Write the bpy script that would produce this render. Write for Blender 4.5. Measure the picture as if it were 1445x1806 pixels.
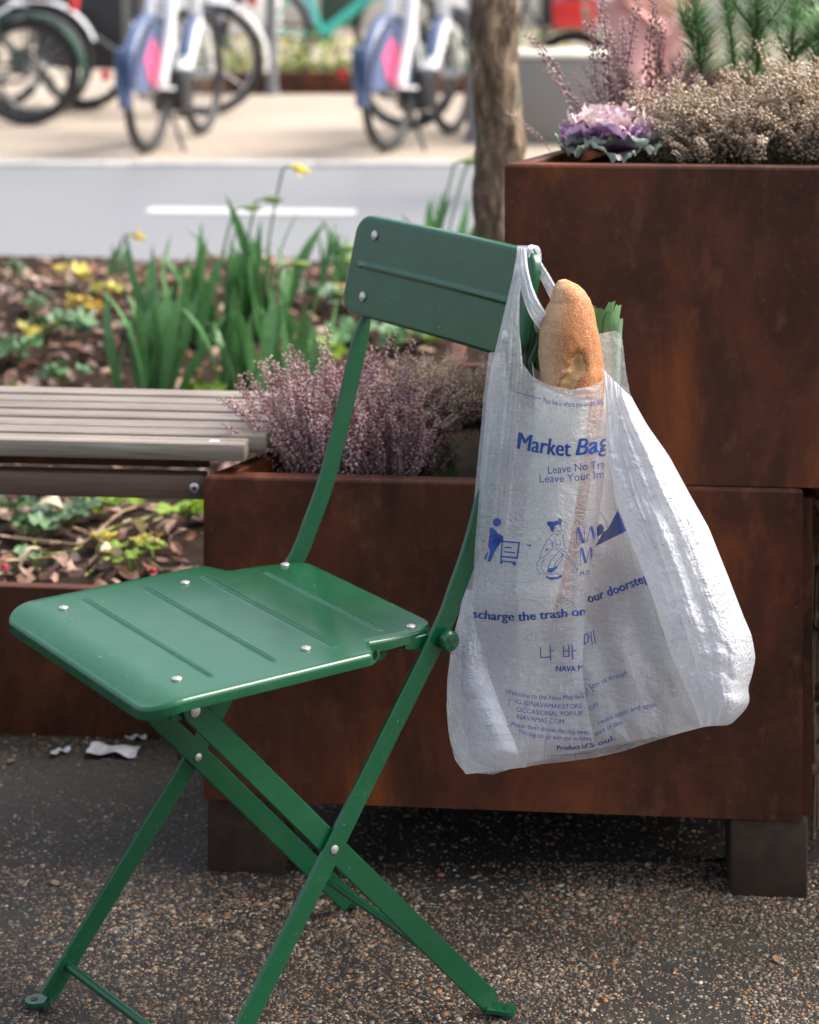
import bpy, bmesh, math, random
import numpy as np
from mathutils import Vector, Matrix, noise
random.seed(7); RS = np.random.RandomState(7)
SC = bpy.context.scene
for o in list(bpy.data.objects): bpy.data.objects.remove(o, do_unlink=True)
COL = SC.collection
R = math.radians
# ---------------------------------------------------------------- camera
FPX, HOR, CAMH = 3709.8, -159.2, 1.2363        # focal length in photo pixels, horizon row, eye height
cam = bpy.data.cameras.new('camera'); cam_o = bpy.data.objects.new('camera', cam); COL.objects.link(cam_o)
cam_o.location = (0, 0, CAMH); cam_o.rotation_euler = (R(90), 0, 0)
cam.sensor_fit = 'VERTICAL'; cam.sensor_height = 36; cam.sensor_width = 28.8
cam.lens = 36 * FPX / 1806; cam.shift_y = -(903 - HOR) / 1806
cam.clip_start = .05; cam.clip_end = 2000
cam.dof.use_dof = True; cam.dof.focus_distance = 2.32; cam.dof.aperture_fstop = 5.2
SC.camera = cam_o
# ---------------------------------------------------------------- sky, sun, exposure
W = bpy.data.worlds.new('World'); SC.world = W; W.use_nodes = True
nt = W.node_tree; nt.nodes.clear()
sky = nt.nodes.new('ShaderNodeTexSky'); sky.sky_type = 'NISHITA'; sky.sun_disc = False
SUN_EL, SUN_AZ = R(50), R(78)                   # azimuth from +Y (away from the camera) towards +X
sky.sun_elevation = SUN_EL; sky.sun_rotation = SUN_AZ
sky.air_density = 1.0; sky.dust_density = 6.0; sky.ozone_density = 1.0
hs = nt.nodes.new('ShaderNodeHueSaturation'); hs.inputs['Saturation'].default_value = .62
bg = nt.nodes.new('ShaderNodeBackground'); bg.inputs[1].default_value = .15
wo = nt.nodes.new('ShaderNodeOutputWorld')
nt.links.new(sky.outputs[0], hs.inputs['Color']); nt.links.new(hs.outputs[0], bg.inputs[0]); nt.links.new(bg.outputs[0], wo.inputs[0])
sl = bpy.data.lights.new('sun', 'SUN'); sl.energy = 1.25; sl.angle = R(30); sl.color = (1, .985, .96)
so = bpy.data.objects.new('sun', sl); COL.objects.link(so)
sd = Vector((math.sin(SUN_AZ) * math.cos(SUN_EL), math.cos(SUN_AZ) * math.cos(SUN_EL), math.sin(SUN_EL)))
so.rotation_euler = sd.to_track_quat('Z', 'Y').to_euler()
SC.cycles.max_bounces = 6; SC.cycles.diffuse_bounces = 3; SC.cycles.glossy_bounces = 2; SC.cycles.transmission_bounces = 4; SC.cycles.transparent_max_bounces = 10
SC.cycles.caustics_reflective = False; SC.cycles.caustics_refractive = False
SC.view_settings.view_transform = 'Standard'; SC.view_settings.look = 'None'
SC.view_settings.exposure = 1.28; SC.view_settings.gamma = 1.0; SC.view_settings.use_curve_mapping = False

# ---------------------------------------------------------------- helpers
def P(x, y, D):                                  # a point of the photograph at distance D -> world
    return Vector(((x - 722.5) * D / FPX, D, CAMH - (y - HOR) * D / FPX))
def G(x, y, z=0.0):                              # a point of the photograph on the level z -> world
    return P(x, y, (CAMH - z) * FPX / (y - HOR))
def ip(v, xs, ys): return float(np.interp(v, xs, ys))
def sst(a, b, v):
    t = min(1, max(0, (v - a) / (b - a))); return t * t * (3 - 2 * t)
def lerp(a, b, t): return a + (b - a) * t

class MB:
    def __init__(s): s.v = []; s.f = []; s.c = []; s.m = []; s.col = None; s.mi = 0
    def add(s, vs, fs, col=None):
        n = len(s.v); s.v += [tuple(v) for v in vs]
        for f in fs: s.f.append(tuple(i + n for i in f)); s.m.append(s.mi)
        if col is not None or s.col is not None: s.c += [tuple(col if col is not None else s.col)] * len(vs)
    def box(s, a, b, M=None):
        vs = [Vector((x, y, z)) for x in (a[0], b[0]) for y in (a[1], b[1]) for z in (a[2], b[2])]
        if M: vs = [M @ v for v in vs]
        s.add(vs, [(0, 1, 3, 2), (4, 6, 7, 5), (0, 4, 5, 1), (2, 3, 7, 6), (0, 2, 6, 4), (1, 5, 7, 3)])
    def bbox(s, a, b, r=.003, M=None):           # box with bevelled edges
        bm = bmesh.new(); bmesh.ops.create_cube(bm, size=1)
        for v in bm.verts: v.co = Vector([(a[i] + b[i]) / 2 + v.co[i] * (b[i] - a[i]) for i in range(3)])
        bmesh.ops.bevel(bm, geom=bm.edges[:], offset=r, segments=2, profile=.5, affect='EDGES')
        bm.verts.index_update()
        s.add([(M @ v.co if M else v.co.copy()) for v in bm.verts], [[v.index for v in f.verts] for f in bm.faces]); bm.free()
    def tube(s, pts, r, n=8, cap=True, col=None):
        pts = [Vector(p) for p in pts]; rs = r if isinstance(r, (list, tuple)) else [r] * len(pts)
        vs = []; fs = []; up = None
        for i, p in enumerate(pts):
            d = (pts[min(i + 1, len(pts) - 1)] - pts[max(i - 1, 0)]).normalized()
            if up is None: up = d.orthogonal().normalized()
            up = (up - d * up.dot(d)); up = up.normalized() if up.length > 1e-6 else d.orthogonal().normalized()
            w = d.cross(up)
            for k in range(n):
                a = 2 * math.pi * k / n; vs.append(p + (up * math.cos(a) + w * math.sin(a)) * rs[i])
        for i in range(len(pts) - 1):
            for k in range(n):
                a = i * n + k; b = i * n + (k + 1) % n; fs.append((a, b, b + n, a + n))
        if cap: fs += [tuple(range(n))[::-1], tuple(range((len(pts) - 1) * n, len(pts) * n))]
        s.add(vs, fs, col)
    def disc(s, c, ax, r, h, n=16, dome=.0):     # short cylinder starting at c along ax, edges rounded
        ax = Vector(ax).normalized(); c = Vector(c)
        s.tube([c, c + ax * h * .7, c + ax * h, c + ax * (h + dome)], [r, r, r * .8, r * .02 + 1e-5], n)
    def grid(s, F, nu, nv, closed=False, cols=None):
        vs = [F(i / (nu - 1), j / (nv - 1)) for j in range(nv) for i in range(nu)]
        fs = [(j * nu + i, j * nu + i + 1, (j + 1) * nu + i + 1, (j + 1) * nu + i) for j in range(nv - 1) for i in range(nu - 1)]
        n = len(s.v); s.v += [tuple(v) for v in vs]
        for f in fs: s.f.append(tuple(i + n for i in f)); s.m.append(s.mi)
        if cols is not None: s.c += [cols(i / (nu - 1), j / (nv - 1)) for j in range(nv) for i in range(nu)]
    def mesh(s, name, mats=(), smooth=True, ang=35):
        me = bpy.data.meshes.new(name); me.from_pydata(s.v, [], s.f)
        for m in (mats if isinstance(mats, (list, tuple)) else [mats]): me.materials.append(m)
        if any(s.m): me.polygons.foreach_set('material_index', s.m)
        if s.c and len(s.c) == len(s.v):
            at = me.color_attributes.new('Col', 'FLOAT_COLOR', 'POINT')
            at.data.foreach_set('color', [x for c in s.c for x in (c[0], c[1], c[2], 1)])
        if smooth:
            me.polygons.foreach_set('use_smooth', [True] * len(me.polygons))
            if ang < 180: me.set_sharp_from_angle(angle=R(ang))
        me.update(); return me
    def build(s, name, mats, parent=None, smooth=True, ang=35, **k):
        return link(name, s.mesh(name, mats, smooth, ang), parent, **k)
def link(name, me, parent=None, loc=None, rot=None, scale=None):
    o = bpy.data.objects.new(name, me); COL.objects.link(o)
    if parent: o.parent = parent
    if loc is not None: o.location = loc
    if rot is not None: o.rotation_euler = rot
    if scale is not None: o.scale = scale
    return o
def tag(o, label=None, cat=None, group=None, kind=None):
    if label: o['label'] = label
    if cat: o['category'] = cat
    if group: o['group'] = group
    if kind: o['kind'] = kind
    return o
def thing(name, label, cat, loc=(0, 0, 0), rz=0, group=None):
    o = bpy.data.objects.new(name, None); COL.objects.link(o); o.location = loc; o.rotation_euler = (0, 0, rz)
    o.empty_display_size = .05
    return tag(o, label, cat, group)
def nz(x, y, z=0, s=1): return noise.noise(Vector((x * s, y * s, z * s)))

# ---------------------------------------------------------------- materials
class NT:
    def __init__(s, name):
        s.m = bpy.data.materials.new(name); s.m.use_nodes = True; s.t = s.m.node_tree; s.b = s.t.nodes['Principled BSDF']
        s.out = s.t.nodes['Material Output']; s._c = None
    def n(s, ty, **k):
        q = s.t.nodes.new('ShaderNode' + ty)
        for a, v in k.items():
            if a.startswith('i_'):
                key = a[2:]; q.inputs[int(key) if key.isdigit() else key.replace('_', ' ')].default_value = v
            else: setattr(q, a, v)
        return q
    def l(s, a, b): s.t.links.new(a, b)
    def co(s, scale=(1, 1, 1), kind='Object'):
        tc = s.n('TexCoord'); mp = s.n('Mapping'); mp.inputs['Scale'].default_value = scale
        s.l(tc.outputs[kind], mp.inputs[0]); return mp.outputs[0]
    def noise(s, vec, scale, detail=4, rough=.55, dist=0):
        q = s.n('TexNoise'); q.inputs['Scale'].default_value = scale; q.inputs['Detail'].default_value = detail
        q.inputs['Roughness'].default_value = rough; q.inputs['Distortion'].default_value = dist
        if vec is not None: s.l(vec, q.inputs['Vector'])
        return q.outputs['Fac']
    def ramp(s, fac, stops, interp='LINEAR'):
        q = s.n('ValToRGB'); cr = q.color_ramp; cr.interpolation = interp
        while len(cr.elements) < len(stops): cr.elements.new(.5)
        for e, (p, c) in zip(cr.elements, stops):
            e.position = p; e.color = (*c, 1) if isinstance(c, tuple) else (c, c, c, 1)
        s.l(fac, q.inputs[0]); return q.outputs[0]
    def mix(s, fac, a, b, mode='MIX'):
        q = s.n('Mix', data_type='RGBA', blend_type=mode)
        for inp, v in ((q.inputs[0], fac), (q.inputs[6], a), (q.inputs[7], b)):
            if isinstance(v, (int, float)): inp.default_value = v
            elif isinstance(v, tuple): inp.default_value = (*v, 1)
            else: s.l(v, inp)
        return q.outputs[2]
    def bump(s, h, strength=.3, dist=.002, prev=None):
        q = s.n('Bump'); q.inputs['Strength'].default_value = strength; q.inputs['Distance'].default_value = dist
        s.l(h, q.inputs['Height'])
        if prev is not None: s.l(prev, q.inputs['Normal'])
        return q.outputs[0]
    def set(s, **k):
        for a, v in k.items():
            i = s.b.inputs[a.replace('_', ' ')]
            if hasattr(v, 'is_linked') or hasattr(v, 'links'): s.l(v, i)
            elif isinstance(v, tuple) and len(v) == 3: i.default_value = (*v, 1)
            else: i.default_value = v
        return s
M = {}
def simple(name, col, rough=.6, var=.15, scale=30, bump=.15, metal=0, spec=.5, **k):
    q = NT(name); c = q.co(); f = q.noise(c, scale, 5)
    lo = tuple(x * (1 - var) for x in col); hi = tuple(min(1, x * (1 + var)) for x in col)
    q.set(Base_Color=q.ramp(f, [(.3, lo), (.7, hi)]), Roughness=q.ramp(q.noise(c, scale * 2.3, 3), [(.3, max(0, rough - .08)), (.7, min(1, rough + .08))]), Metallic=metal, Normal=q.bump(f, bump, .002))
    q.b.inputs['Specular IOR Level'].default_value = spec
    for a, v in k.items(): q.b.inputs[a.replace('_', ' ')].default_value = v
    M[name] = q.m; return q.m
def attr(name, rough=.7, var=.25, scale=60, bump=.2, trans=0, obj_var=.25, spec=.4, dist=.001):
    q = NT(name); c = q.co(); a = q.n('VertexColor', layer_name='Col'); f = q.noise(c, scale, 4)
    oi = q.n('ObjectInfo')
    v = q.mix(1.0, q.ramp(f, [(.3, 1 - var), (.7, 1 + var)]), q.ramp(oi.outputs['Random'], [(0, 1 - obj_var), (1, 1 + obj_var)]), 'MULTIPLY')
    col = q.mix(1.0, a.outputs[0], v, 'MULTIPLY')
    q.set(Base_Color=col, Roughness=rough, Normal=q.bump(f, bump, dist)); q.b.inputs['Specular IOR Level'].default_value = spec
    if trans:
        tb = q.n('BsdfTranslucent'); q.l(col, tb.inputs[0]); ms = q.n('MixShader'); ms.inputs[0].default_value = trans
        q.l(q.b.outputs[0], ms.inputs[1]); q.l(tb.outputs[0], ms.inputs[2]); q.l(ms.outputs[0], q.out.inputs[0])
    M[name] = q.m; return q.m

# green powder coat
q = NT('green_paint'); c = q.co(); f = q.noise(c, 420, 2); g2 = q.noise(c, 9, 4); sp = q.noise(c, 190, 2, .4)
base = q.mix(q.ramp(g2, [(.35, 0.0), (.7, .5)]), (.005, .076, .029), (.007, .090, .037))
base = q.mix(q.ramp(sp, [(.74, 0.0), (.78, .55)]), base, (.16, .30, .22)); scr = q.noise(q.co((1, 14, 1)), 60, 4, .6); base = q.mix(q.ramp(scr, [(.64, 0.0), (.72, .4)]), base, (.07, .20, .12)); dust = q.noise(c, 26, 5, .65); base = q.mix(q.ramp(dust, [(.5, 0.0), (.72, .18)]), base, (.06, .15, .085)); base = q.mix(q.ramp(q.noise(c, 95, 4, .7), [(.70, 0.0), (.73, .7)]), base, (.11, .16, .12))
q.set(Base_Color=base, Roughness=q.ramp(g2, [(.3, .18), (.7, .26)]), Normal=q.bump(f, .07, .0005)); q.b.inputs['Coat Weight'].default_value = .15; q.b.inputs['Coat Roughness'].default_value = .22; M['green'] = q.m
simple('rivet_steel', (.60, .57, .54), .30, .15, 200, .15, .7)
simple('steel', (.55, .55, .54), .35, .1, 100, .1, 1.0)
# weathering steel
q = NT('weathering_steel'); c = q.co((1, 1, .5)); c2 = q.co()
f1 = q.noise(c, 7, 8, .66, .5); f2 = q.noise(c2, 60, 6, .7); f3 = q.noise(c2, 3.2, 4, .5); f4 = q.noise(c, 34, 5, .6)
base = q.ramp(f1, [(.30, (.020, .009, .007)), (.43, (.052, .018, .011)), (.55, (.105, .033, .014)), (.68, (.23, .070, .020))])
base = q.mix(q.ramp(f3, [(.35, 0.0), (.7, .45)]), base, (.066, .036, .026))
base = q.mix(q.ramp(f2, [(.5, 0.0), (.78, .4)]), base, (.17, .058, .022)); base = q.mix(q.ramp(q.noise(q.co((1, 1, .30)), 12, 6, .65), [(.48, 0.0), (.68, .55)]), base, (.024, .012, .009)); base = q.mix(q.ramp(q.noise(q.co((1, 1, .10)), 30, 5, .7), [(.60, 0.0), (.74, .28)]), base, (.19, .095, .055)); base = q.mix(q.ramp(q.noise(c2, 330, 3, .7), [(.5, 0.0), (.75, .35)]), base, (.12, .042, .016)); base = q.mix(q.ramp(q.noise(c2, 240, 2, .5), [(.70, 0.0), (.78, .5)]), base, (.20, .11, .07))
base = q.mix(q.ramp(f4, [(.58, 0.0), (.74, .55)]), base, (.16, .075, .042))
base = q.mix(1.0, base, (1.05, .90, .82), 'MULTIPLY')
q.set(Base_Color=base, Roughness=q.ramp(f1, [(.3, .40), (.7, .68)]), Normal=q.bump(f2, .22, .0012)); q.b.inputs['Specular IOR Level'].default_value = .24
M['corten'] = q.m
# bench timber: weathered pale grey-brown
def wood(name, a, b, rough):
    q = NT(name); c = q.co((1.5, 38, 38)); f = q.noise(c, 3, 7, .65, .6); c2 = q.co(); g = q.noise(c2, 7, 4)
    col = q.mix(q.ramp(f, [(.32, 0.0), (.68, 1.0)]), a, b); col = q.mix(q.ramp(g, [(.4, 0.0), (.75, .35)]), col, tuple(x * .6 for x in a))
    oi = q.n('ObjectInfo'); col = q.mix(1.0, col, q.ramp(oi.outputs['Random'], [(0, .85), (1, 1.12)]), 'MULTIPLY')
    q.set(Base_Color=col, Roughness=rough, Normal=q.bump(f, .3, .0012)); M[name] = q.m
wood('slat_wood', (.14, .108, .085), (.30, .255, .215), .42)
wood('beam_wood', (.07, .038, .027), (.125, .075, .054), .5)
# pavement binder: dark tar with moss in places
q = NT('asphalt'); c = q.co(); f = q.noise(c, 90, 6, .7); g = q.noise(c, 2.2, 4, .6); g3 = q.noise(c, 14, 4)
col = q.ramp(f, [(.3, (.010, .009, .008)), (.55, (.024, .020, .017)), (.75, (.050, .041, .032))])
col = q.mix(q.ramp(g, [(.52, 0.0), (.68, .45)]), col, (.05, .052, .026))
q.set(Base_Color=col, Roughness=q.ramp(g3, [(.3, .5), (.7, .75)]), Normal=q.bump(f, .8, .003)); M['asphalt'] = q.m
attr('pebble', .5, .3, 300, .25, obj_var=0, spec=.45)
q = NT('road'); c = q.co(); f = q.noise(c, 60, 6, .7); g = q.noise(c, .8, 4)
col = q.ramp(f, [(.3, (.17, .175, .182)), (.7, (.24, .245, .252))]); col = q.mix(q.ramp(g, [(.4, 0.0), (.7, .3)]), col, (.18, .185, .193))
q.set(Base_Color=col, Roughness=.42, Normal=q.bump(f, .3, .004)); M['road'] = q.m
q = NT('sandy_gravel'); c = q.co(); f = q.noise(c, 40, 7, .75); g = q.noise(c, .7, 5); h_ = q.noise(c, 5, 4)
col = q.ramp(f, [(.28, (.29, .225, .165)), (.5, (.41, .335, .262)), (.72, (.53, .45, .37))])
col = q.mix(q.ramp(g, [(.38, 0.0), (.72, .55)]), col, (.29, .24, .19)); col = q.mix(q.ramp(h_, [(.6, 0.0), (.75, .3)]), col, (.21, .165, .125))
q.set(Base_Color=col, Roughness=.85, Normal=q.bump(f, .6, .01)); M['sand'] = q.m
simple('road_paint', (.55, .55, .54), .5, .12, 40)
simple('kerb_stone', (.42, .41, .40), .7, .2, 25, .3)
q = NT('soil'); c = q.co(); f = q.noise(c, 45, 8, .75)
q.set(Base_Color=q.ramp(f, [(.3, (.018, .012, .009)), (.55, (.045, .030, .022)), (.8, (.085, .058, .04))]), Roughness=.9, Normal=q.bump(f, 1.0, .012)); q.b.inputs['Specular IOR Level'].default_value = .08; M['soil'] = q.m
attr('dead_leaf', .6, .3, 50, .4, .15)
attr('leaf', .45, .22, 45, .3, .22)
attr('blade', .36, .18, 30, .25, .2)
attr('bud', .6, .22, 200, .1, .12, obj_var=.22)
attr('cabbage', .5, .14, 60, .25, .22, obj_var=.1)
attr('needle', .45, .2, 40, .1, .12)
simple('twig', (.10, .065, .04), .7, .3, 80, .3)
q = NT('bark'); c = q.co((1, 1, .35)); f = q.noise(c, 42, 8, .7, .8); g = q.noise(q.co(), 12, 4)
col = q.ramp(f, [(.3, (.075, .05, .032)), (.5, (.30, .205, .125)), (.72, (.58, .45, .31))])
col = q.mix(q.ramp(q.noise(q.co((1, 1, .45)), 30, 4, .6, .6), [(.46, 0.0), (.54, .85)]), col, (.13, .085, .05)); col = q.mix(q.ramp(g, [(.55, 0.0), (.7, .6)]), col, (.20, .22, .14)); col = q.mix(q.ramp(q.noise(q.co(), 9, 3), [(.58, 0.0), (.66, .6)]), col, (.15, .055, .022))
q.set(Base_Color=col, Roughness=.85, Normal=q.bump(f, 1.0, .02)); M['bark'] = q.m
simple('granite', (.22, .215, .20), .6, .18, 120, .2)
simple('dark_block', (.034, .018, .010), .85, .35, 40, .5)
simple('rubber', (.022, .022, .024), .6, .2, 80)
simple('black_metal', (.03, .03, .033), .4, .2, 60)
simple('chrome', (.6, .6, .6), .2, .05, 60, .05, 1.0)
simple('white_enamel', (.78, .79, .80), .3, .05, 30, .05)
simple('silver_enamel', (.62, .65, .70), .3, .05, 30, .05)
simple('blue_grey', (.10, .14, .25), .35, .12, 20, .05)
simple('navy', (.035, .06, .14), .4, .1, 20, .05)
simple('pink_print', (.78, .13, .27), .4, .35, 14, .05)
simple('red_plastic', (.62, .025, .025), .3, .1, 20, .05)
simple('racing_green', (.035, .085, .06), .3, .1, 20, .05)
simple('teal', (.08, .62, .48), .35, .08, 15, .05)
simple('teal_blue', (.13, .50, .72), .35, .08, 15, .05)
simple('bollard_grey', (.17, .18, .19), .5, .12, 20, .1)
simple('pale_wall', (.80, .78, .73), .8, .08, 3, .1)
simple('pale_stone', (.62, .58, .50), .8, .1, 6, .2)
simple('dark_glass', (.05, .06, .065), .15, .2, 3, .02)
simple('pink_cloth', (.70, .36, .32), .85, .10, 12, .4)
simple('dark_coat', (.03, .035, .06), .85, .15, 30, .4)
simple('skin', (.55, .34, .25), .55, .08, 40, .1)
simple('hair', (.06, .035, .02), .5, .3, 90, .4)
simple('paper', (.70, .66, .58), .75, .06, 25, .3)
simple('tissue', (.36, .37, .40), .8, .3, 60, .5)
simple('back_brick', (.20, .11, .08), .85, .3, 8, .4)
# ================================================================ the setting
def sheet(name, pts, z, mat, kind='structure', parent=None):
    b = MB(); b.add([(x, y, z) for x, y in pts], [tuple(range(len(pts)))]); o = b.build(name, mat, parent, smooth=False)
    if kind: o['kind'] = kind
    return o
ground = sheet('ground', [(-300, -60), (300, -60), (300, 900), (-300, 900)], -.012, M['sand'])
pavement = sheet('pavement', [(-30, -40), (30, -40), (30, 6.42), (-30, 6.42)], 0, M['asphalt'])
road = sheet('road', [(-40, 6.42), (40, 6.42), (40, 10.12), (-40, 10.24)], -.006, M['road'])
b = MB(); b.add([(-1.08, 8.60, -.002), (-.22, 8.53, -.002), (-.22, 8.69, -.002), (-1.08, 8.76, -.002)], [(0, 1, 2, 3)]); b.build('road_marking', M['road_paint'], road, False)
# a flush row of kerb stones between road and gravel
kerb = bpy.data.objects.new('kerb', None); COL.objects.link(kerb); kerb['kind'] = 'structure'
km = None
for i in range(14):
    if km is None:
        b = MB(); b.bbox((-.45, -.06, -.05), (.445, .06, .012), .008); km = b.mesh('kerb_stone', M['kerb_stone'])
    link('kerb_stone', km, kerb, (-5.4 + .9 * i, 10.24 - .0015 * (34.6 + .9 * i) + .04, 0))

# exposed-aggregate pebbles set in the pavement
def pebbles():
    ico = bmesh.new(); bmesh.ops.create_icosphere(ico, subdivisions=1, radius=1); ico.verts.ensure_lookup_table()
    bv = np.array([v.co[:] for v in ico.verts]); bf = np.array([[v.index for v in f.verts] for f in ico.faces]); ico.free()
    pal = np.array([(.33, .22, .13), (.40, .29, .18), (.26, .15, .085), (.44, .36, .27), (.19, .13, .10), (.48, .43, .36), (.14, .12, .105), (.36, .15, .065), (.30, .25, .19), (.22, .20, .17), (.12, .075, .05), (.40, .20, .08)])
    prob = np.array([14, 12, 14, 7, 14, 5, 14, 5, 9, 8, 8, 3.]); prob /= prob.sum()
    N = 62000
    D = RS.uniform(2.25, 3.25, N * 2); X = RS.uniform(-.62, .64, N * 2)
    keep = np.abs(X) < D * .215 + .02
    pn = np.array([noise.noise(Vector((x * 5, d * 5, 3))) for x, d in zip(X, D)])
    keep &= RS.uniform(-.75, .25, N * 2) < pn + .12
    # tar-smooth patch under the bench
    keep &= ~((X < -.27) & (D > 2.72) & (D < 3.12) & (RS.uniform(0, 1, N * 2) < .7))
    keep &= ~((X > -.27 + (D - 2.70) * .5) & (D > 2.73) & (RS.uniform(0, 1, N * 2) < .85))  # pebbles thinned under the low planter, so the shade there reads darker
    D, X = D[keep][:N], X[keep][:N]; n = len(D)
    r = np.exp(RS.normal(math.log(.00165), .45, n)).clip(.0008, .0050)
    ang = RS.uniform(0, 6.283, n); sx = r * RS.uniform(.9, 1.5, n); sy = r * RS.uniform(.7, 1.05, n); sz = r * RS.uniform(.45, .8, n)
    ca, sa = np.cos(ang), np.sin(ang)
    jit = 1 + RS.uniform(-.16, .16, (n, len(bv), 1)); V = bv[None] * jit * np.stack([sx, sy, sz], 1)[:, None]
    x = V[..., 0] * ca[:, None] - V[..., 1] * sa[:, None] + X[:, None]; y = V[..., 0] * sa[:, None] + V[..., 1] * ca[:, None] + D[:, None]
    z = V[..., 2] + (-.30 * sz + RS.uniform(-.3, .3, n) * sz)[:, None]
    co = np.stack([x, y, z], -1).reshape(-1, 3); fa = (bf[None] + (np.arange(n) * len(bv))[:, None, None]).reshape(-1, 3)
    me = bpy.data.meshes.new('pebbles'); me.vertices.add(len(co)); me.vertices.foreach_set('co', co.ravel())
    me.loops.add(fa.size); me.loops.foreach_set('vertex_index', fa.ravel()); me.polygons.add(len(fa))
    me.polygons.foreach_set('loop_start', np.arange(len(fa)) * 3); me.update(calc_edges=True)
    me.polygons.foreach_set('use_smooth', [True] * len(fa))
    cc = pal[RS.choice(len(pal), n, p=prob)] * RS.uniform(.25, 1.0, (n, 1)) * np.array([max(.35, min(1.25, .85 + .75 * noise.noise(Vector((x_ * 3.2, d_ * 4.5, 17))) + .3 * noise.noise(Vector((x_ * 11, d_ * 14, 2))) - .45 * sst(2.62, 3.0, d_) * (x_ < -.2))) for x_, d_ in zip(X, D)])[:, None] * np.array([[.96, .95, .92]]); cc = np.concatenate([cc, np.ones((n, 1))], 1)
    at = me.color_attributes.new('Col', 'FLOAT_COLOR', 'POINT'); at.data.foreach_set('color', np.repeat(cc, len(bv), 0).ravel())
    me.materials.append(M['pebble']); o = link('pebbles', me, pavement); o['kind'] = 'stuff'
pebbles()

# ---------------------------------------------------------------- planters of weathering steel
def ring_box(b, pts, z0, z1, lip, th=.006, r=.004):
    """open box with a folded lip: pts = footprint, counter-clockwise from the front left"""
    n = len(pts); C = [Vector((p[0], p[1], 0)) for p in pts]
    def off(d):
        out = []
        for i in range(n):
            a, p, c_ = C[i - 1], C[i], C[(i + 1) % n]
            e1 = (p - a).normalized(); e2 = (c_ - p).normalized(); n1 = Vector((-e1.y, e1.x, 0)); n2 = Vector((-e2.y, e2.x, 0))
            m = (n1 + n2); m = m / max(.3, m.dot(n1)); out.append(p + m * d)
        return out
    prof = [(th, z0), (0, z0), (0, z1 - r), (r * .3, z1 - r * .3), (r, z1), (lip, z1), (lip + r * .7, z1 - r * .4), (lip + r, z1 - .018), (lip - .002, z1 - .018), (th, z1 - .018), (th, z0)]
    rings = [[Vector((p.x, p.y, z)) for p in off(d)] for d, z in prof]
    for k in range(len(rings) - 1):
        for i in range(n):
            j = (i + 1) % n; b.add([rings[k][i], rings[k][j], rings[k + 1][j], rings[k + 1][i]], [(0, 1, 2, 3)])
LFL, LFR = Vector((-.2635, 2.692)), Vector((.4915, 2.626))
dirn = (LFR - LFL).normalized(); bk = Vector((.30, .52))
low = thing('planter', 'low weathering-steel planter box with mauve heather behind the chair', 'planter', (LFL.x, LFL.y, 0), group='weathering-steel planters')
def rel(p, o): return (p[0] - o[0], p[1] - o[1])
fp = [LFL, LFR, LFR + Vector((.03, .52)), LFL + bk]
b = MB(); ring_box(b, [rel(p, LFL) for p in fp], .098, .512, .022); b.build('box', M['corten'], low, ang=25)
b = MB(); b.add([(*rel(p, LFL), .455) for p in fp], [(0, 1, 2, 3)]); b.build('soil', M['soil'], low, False)
b = MB(); b.add([(*rel(p, LFL), .10) for p in fp], [(3, 2, 1, 0)]); b.build('base_plate', M['corten'], low, False)
rotl = math.atan2(dirn.y, dirn.x)
for x0, x1 in ((.002, .102), (.668, .764)):
    b = MB(); Mx = Matrix.Rotation(rotl, 4, 'Z'); b.bbox((x0, .012 if x0 < .5 else .004, -.002), (x1, .112, .0975), .004, Mx); b.build('foot', M['dark_block'], low)
b = MB(); Mx = Matrix.Rotation(rotl, 4, 'Z'); b.bbox((.30, .36, -.002), (.42, .46, .0975), .004, Mx); b.build('foot', M['dark_block'], low)
# folded end flange at the right end
b = MB(); b.box((.7600, .020, .10), (.7715, .40, .497), Mx); b.build('end_flange', M['corten'], low, False)
TFL = Vector((.1205, 2.664)); TFR = TFL + dirn * .95; tb = Vector((.30, .60))
tall = thing('planter', 'tall weathering-steel planter box stacked on top, behind the bag', 'planter', (TFL.x, TFL.y, .5135), group='weathering-steel planters')
tp = [TFL, TFR, TFR + Vector((.05, .60)), TFL + tb]
b = MB(); ring_box(b, [rel(p, TFL) for p in tp], 0.0, .401, .020); b.build('box', M['corten'], tall, ang=25)
b = MB(); b.add([(*rel(p, TFL), .372) for p in tp], [(0, 1, 2, 3)]); b.build('soil', M['soil'], tall, False)
b = MB(); b.add([(*rel(p, TFL), .004) for p in tp], [(3, 2, 1, 0)]); b.build('base_plate', M['corten'], tall, False)
# added third box: its dark face stands in for the shaded gap behind
BFL = Vector((.06, 3.24)); b3 = [BFL, BFL + Vector((1.3, -.11)), BFL + Vector((1.35, .30)), BFL + Vector((.02, .40))]
back = thing('planter', 'added weathering-steel box, a dark backing for the shaded gap behind the low planter', 'planter', (BFL.x, BFL.y, 0), group='weathering-steel planters')
b = MB(); ring_box(b, [rel(p, BFL) for p in b3], 0.0, .535, .02); b.build('box', M['corten'], back, ang=25)
b = MB(); b.add([(*rel(p, BFL), .50) for p in b3], [(0, 1, 2, 3)]); b.build('soil', M['soil'], back, False)

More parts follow.
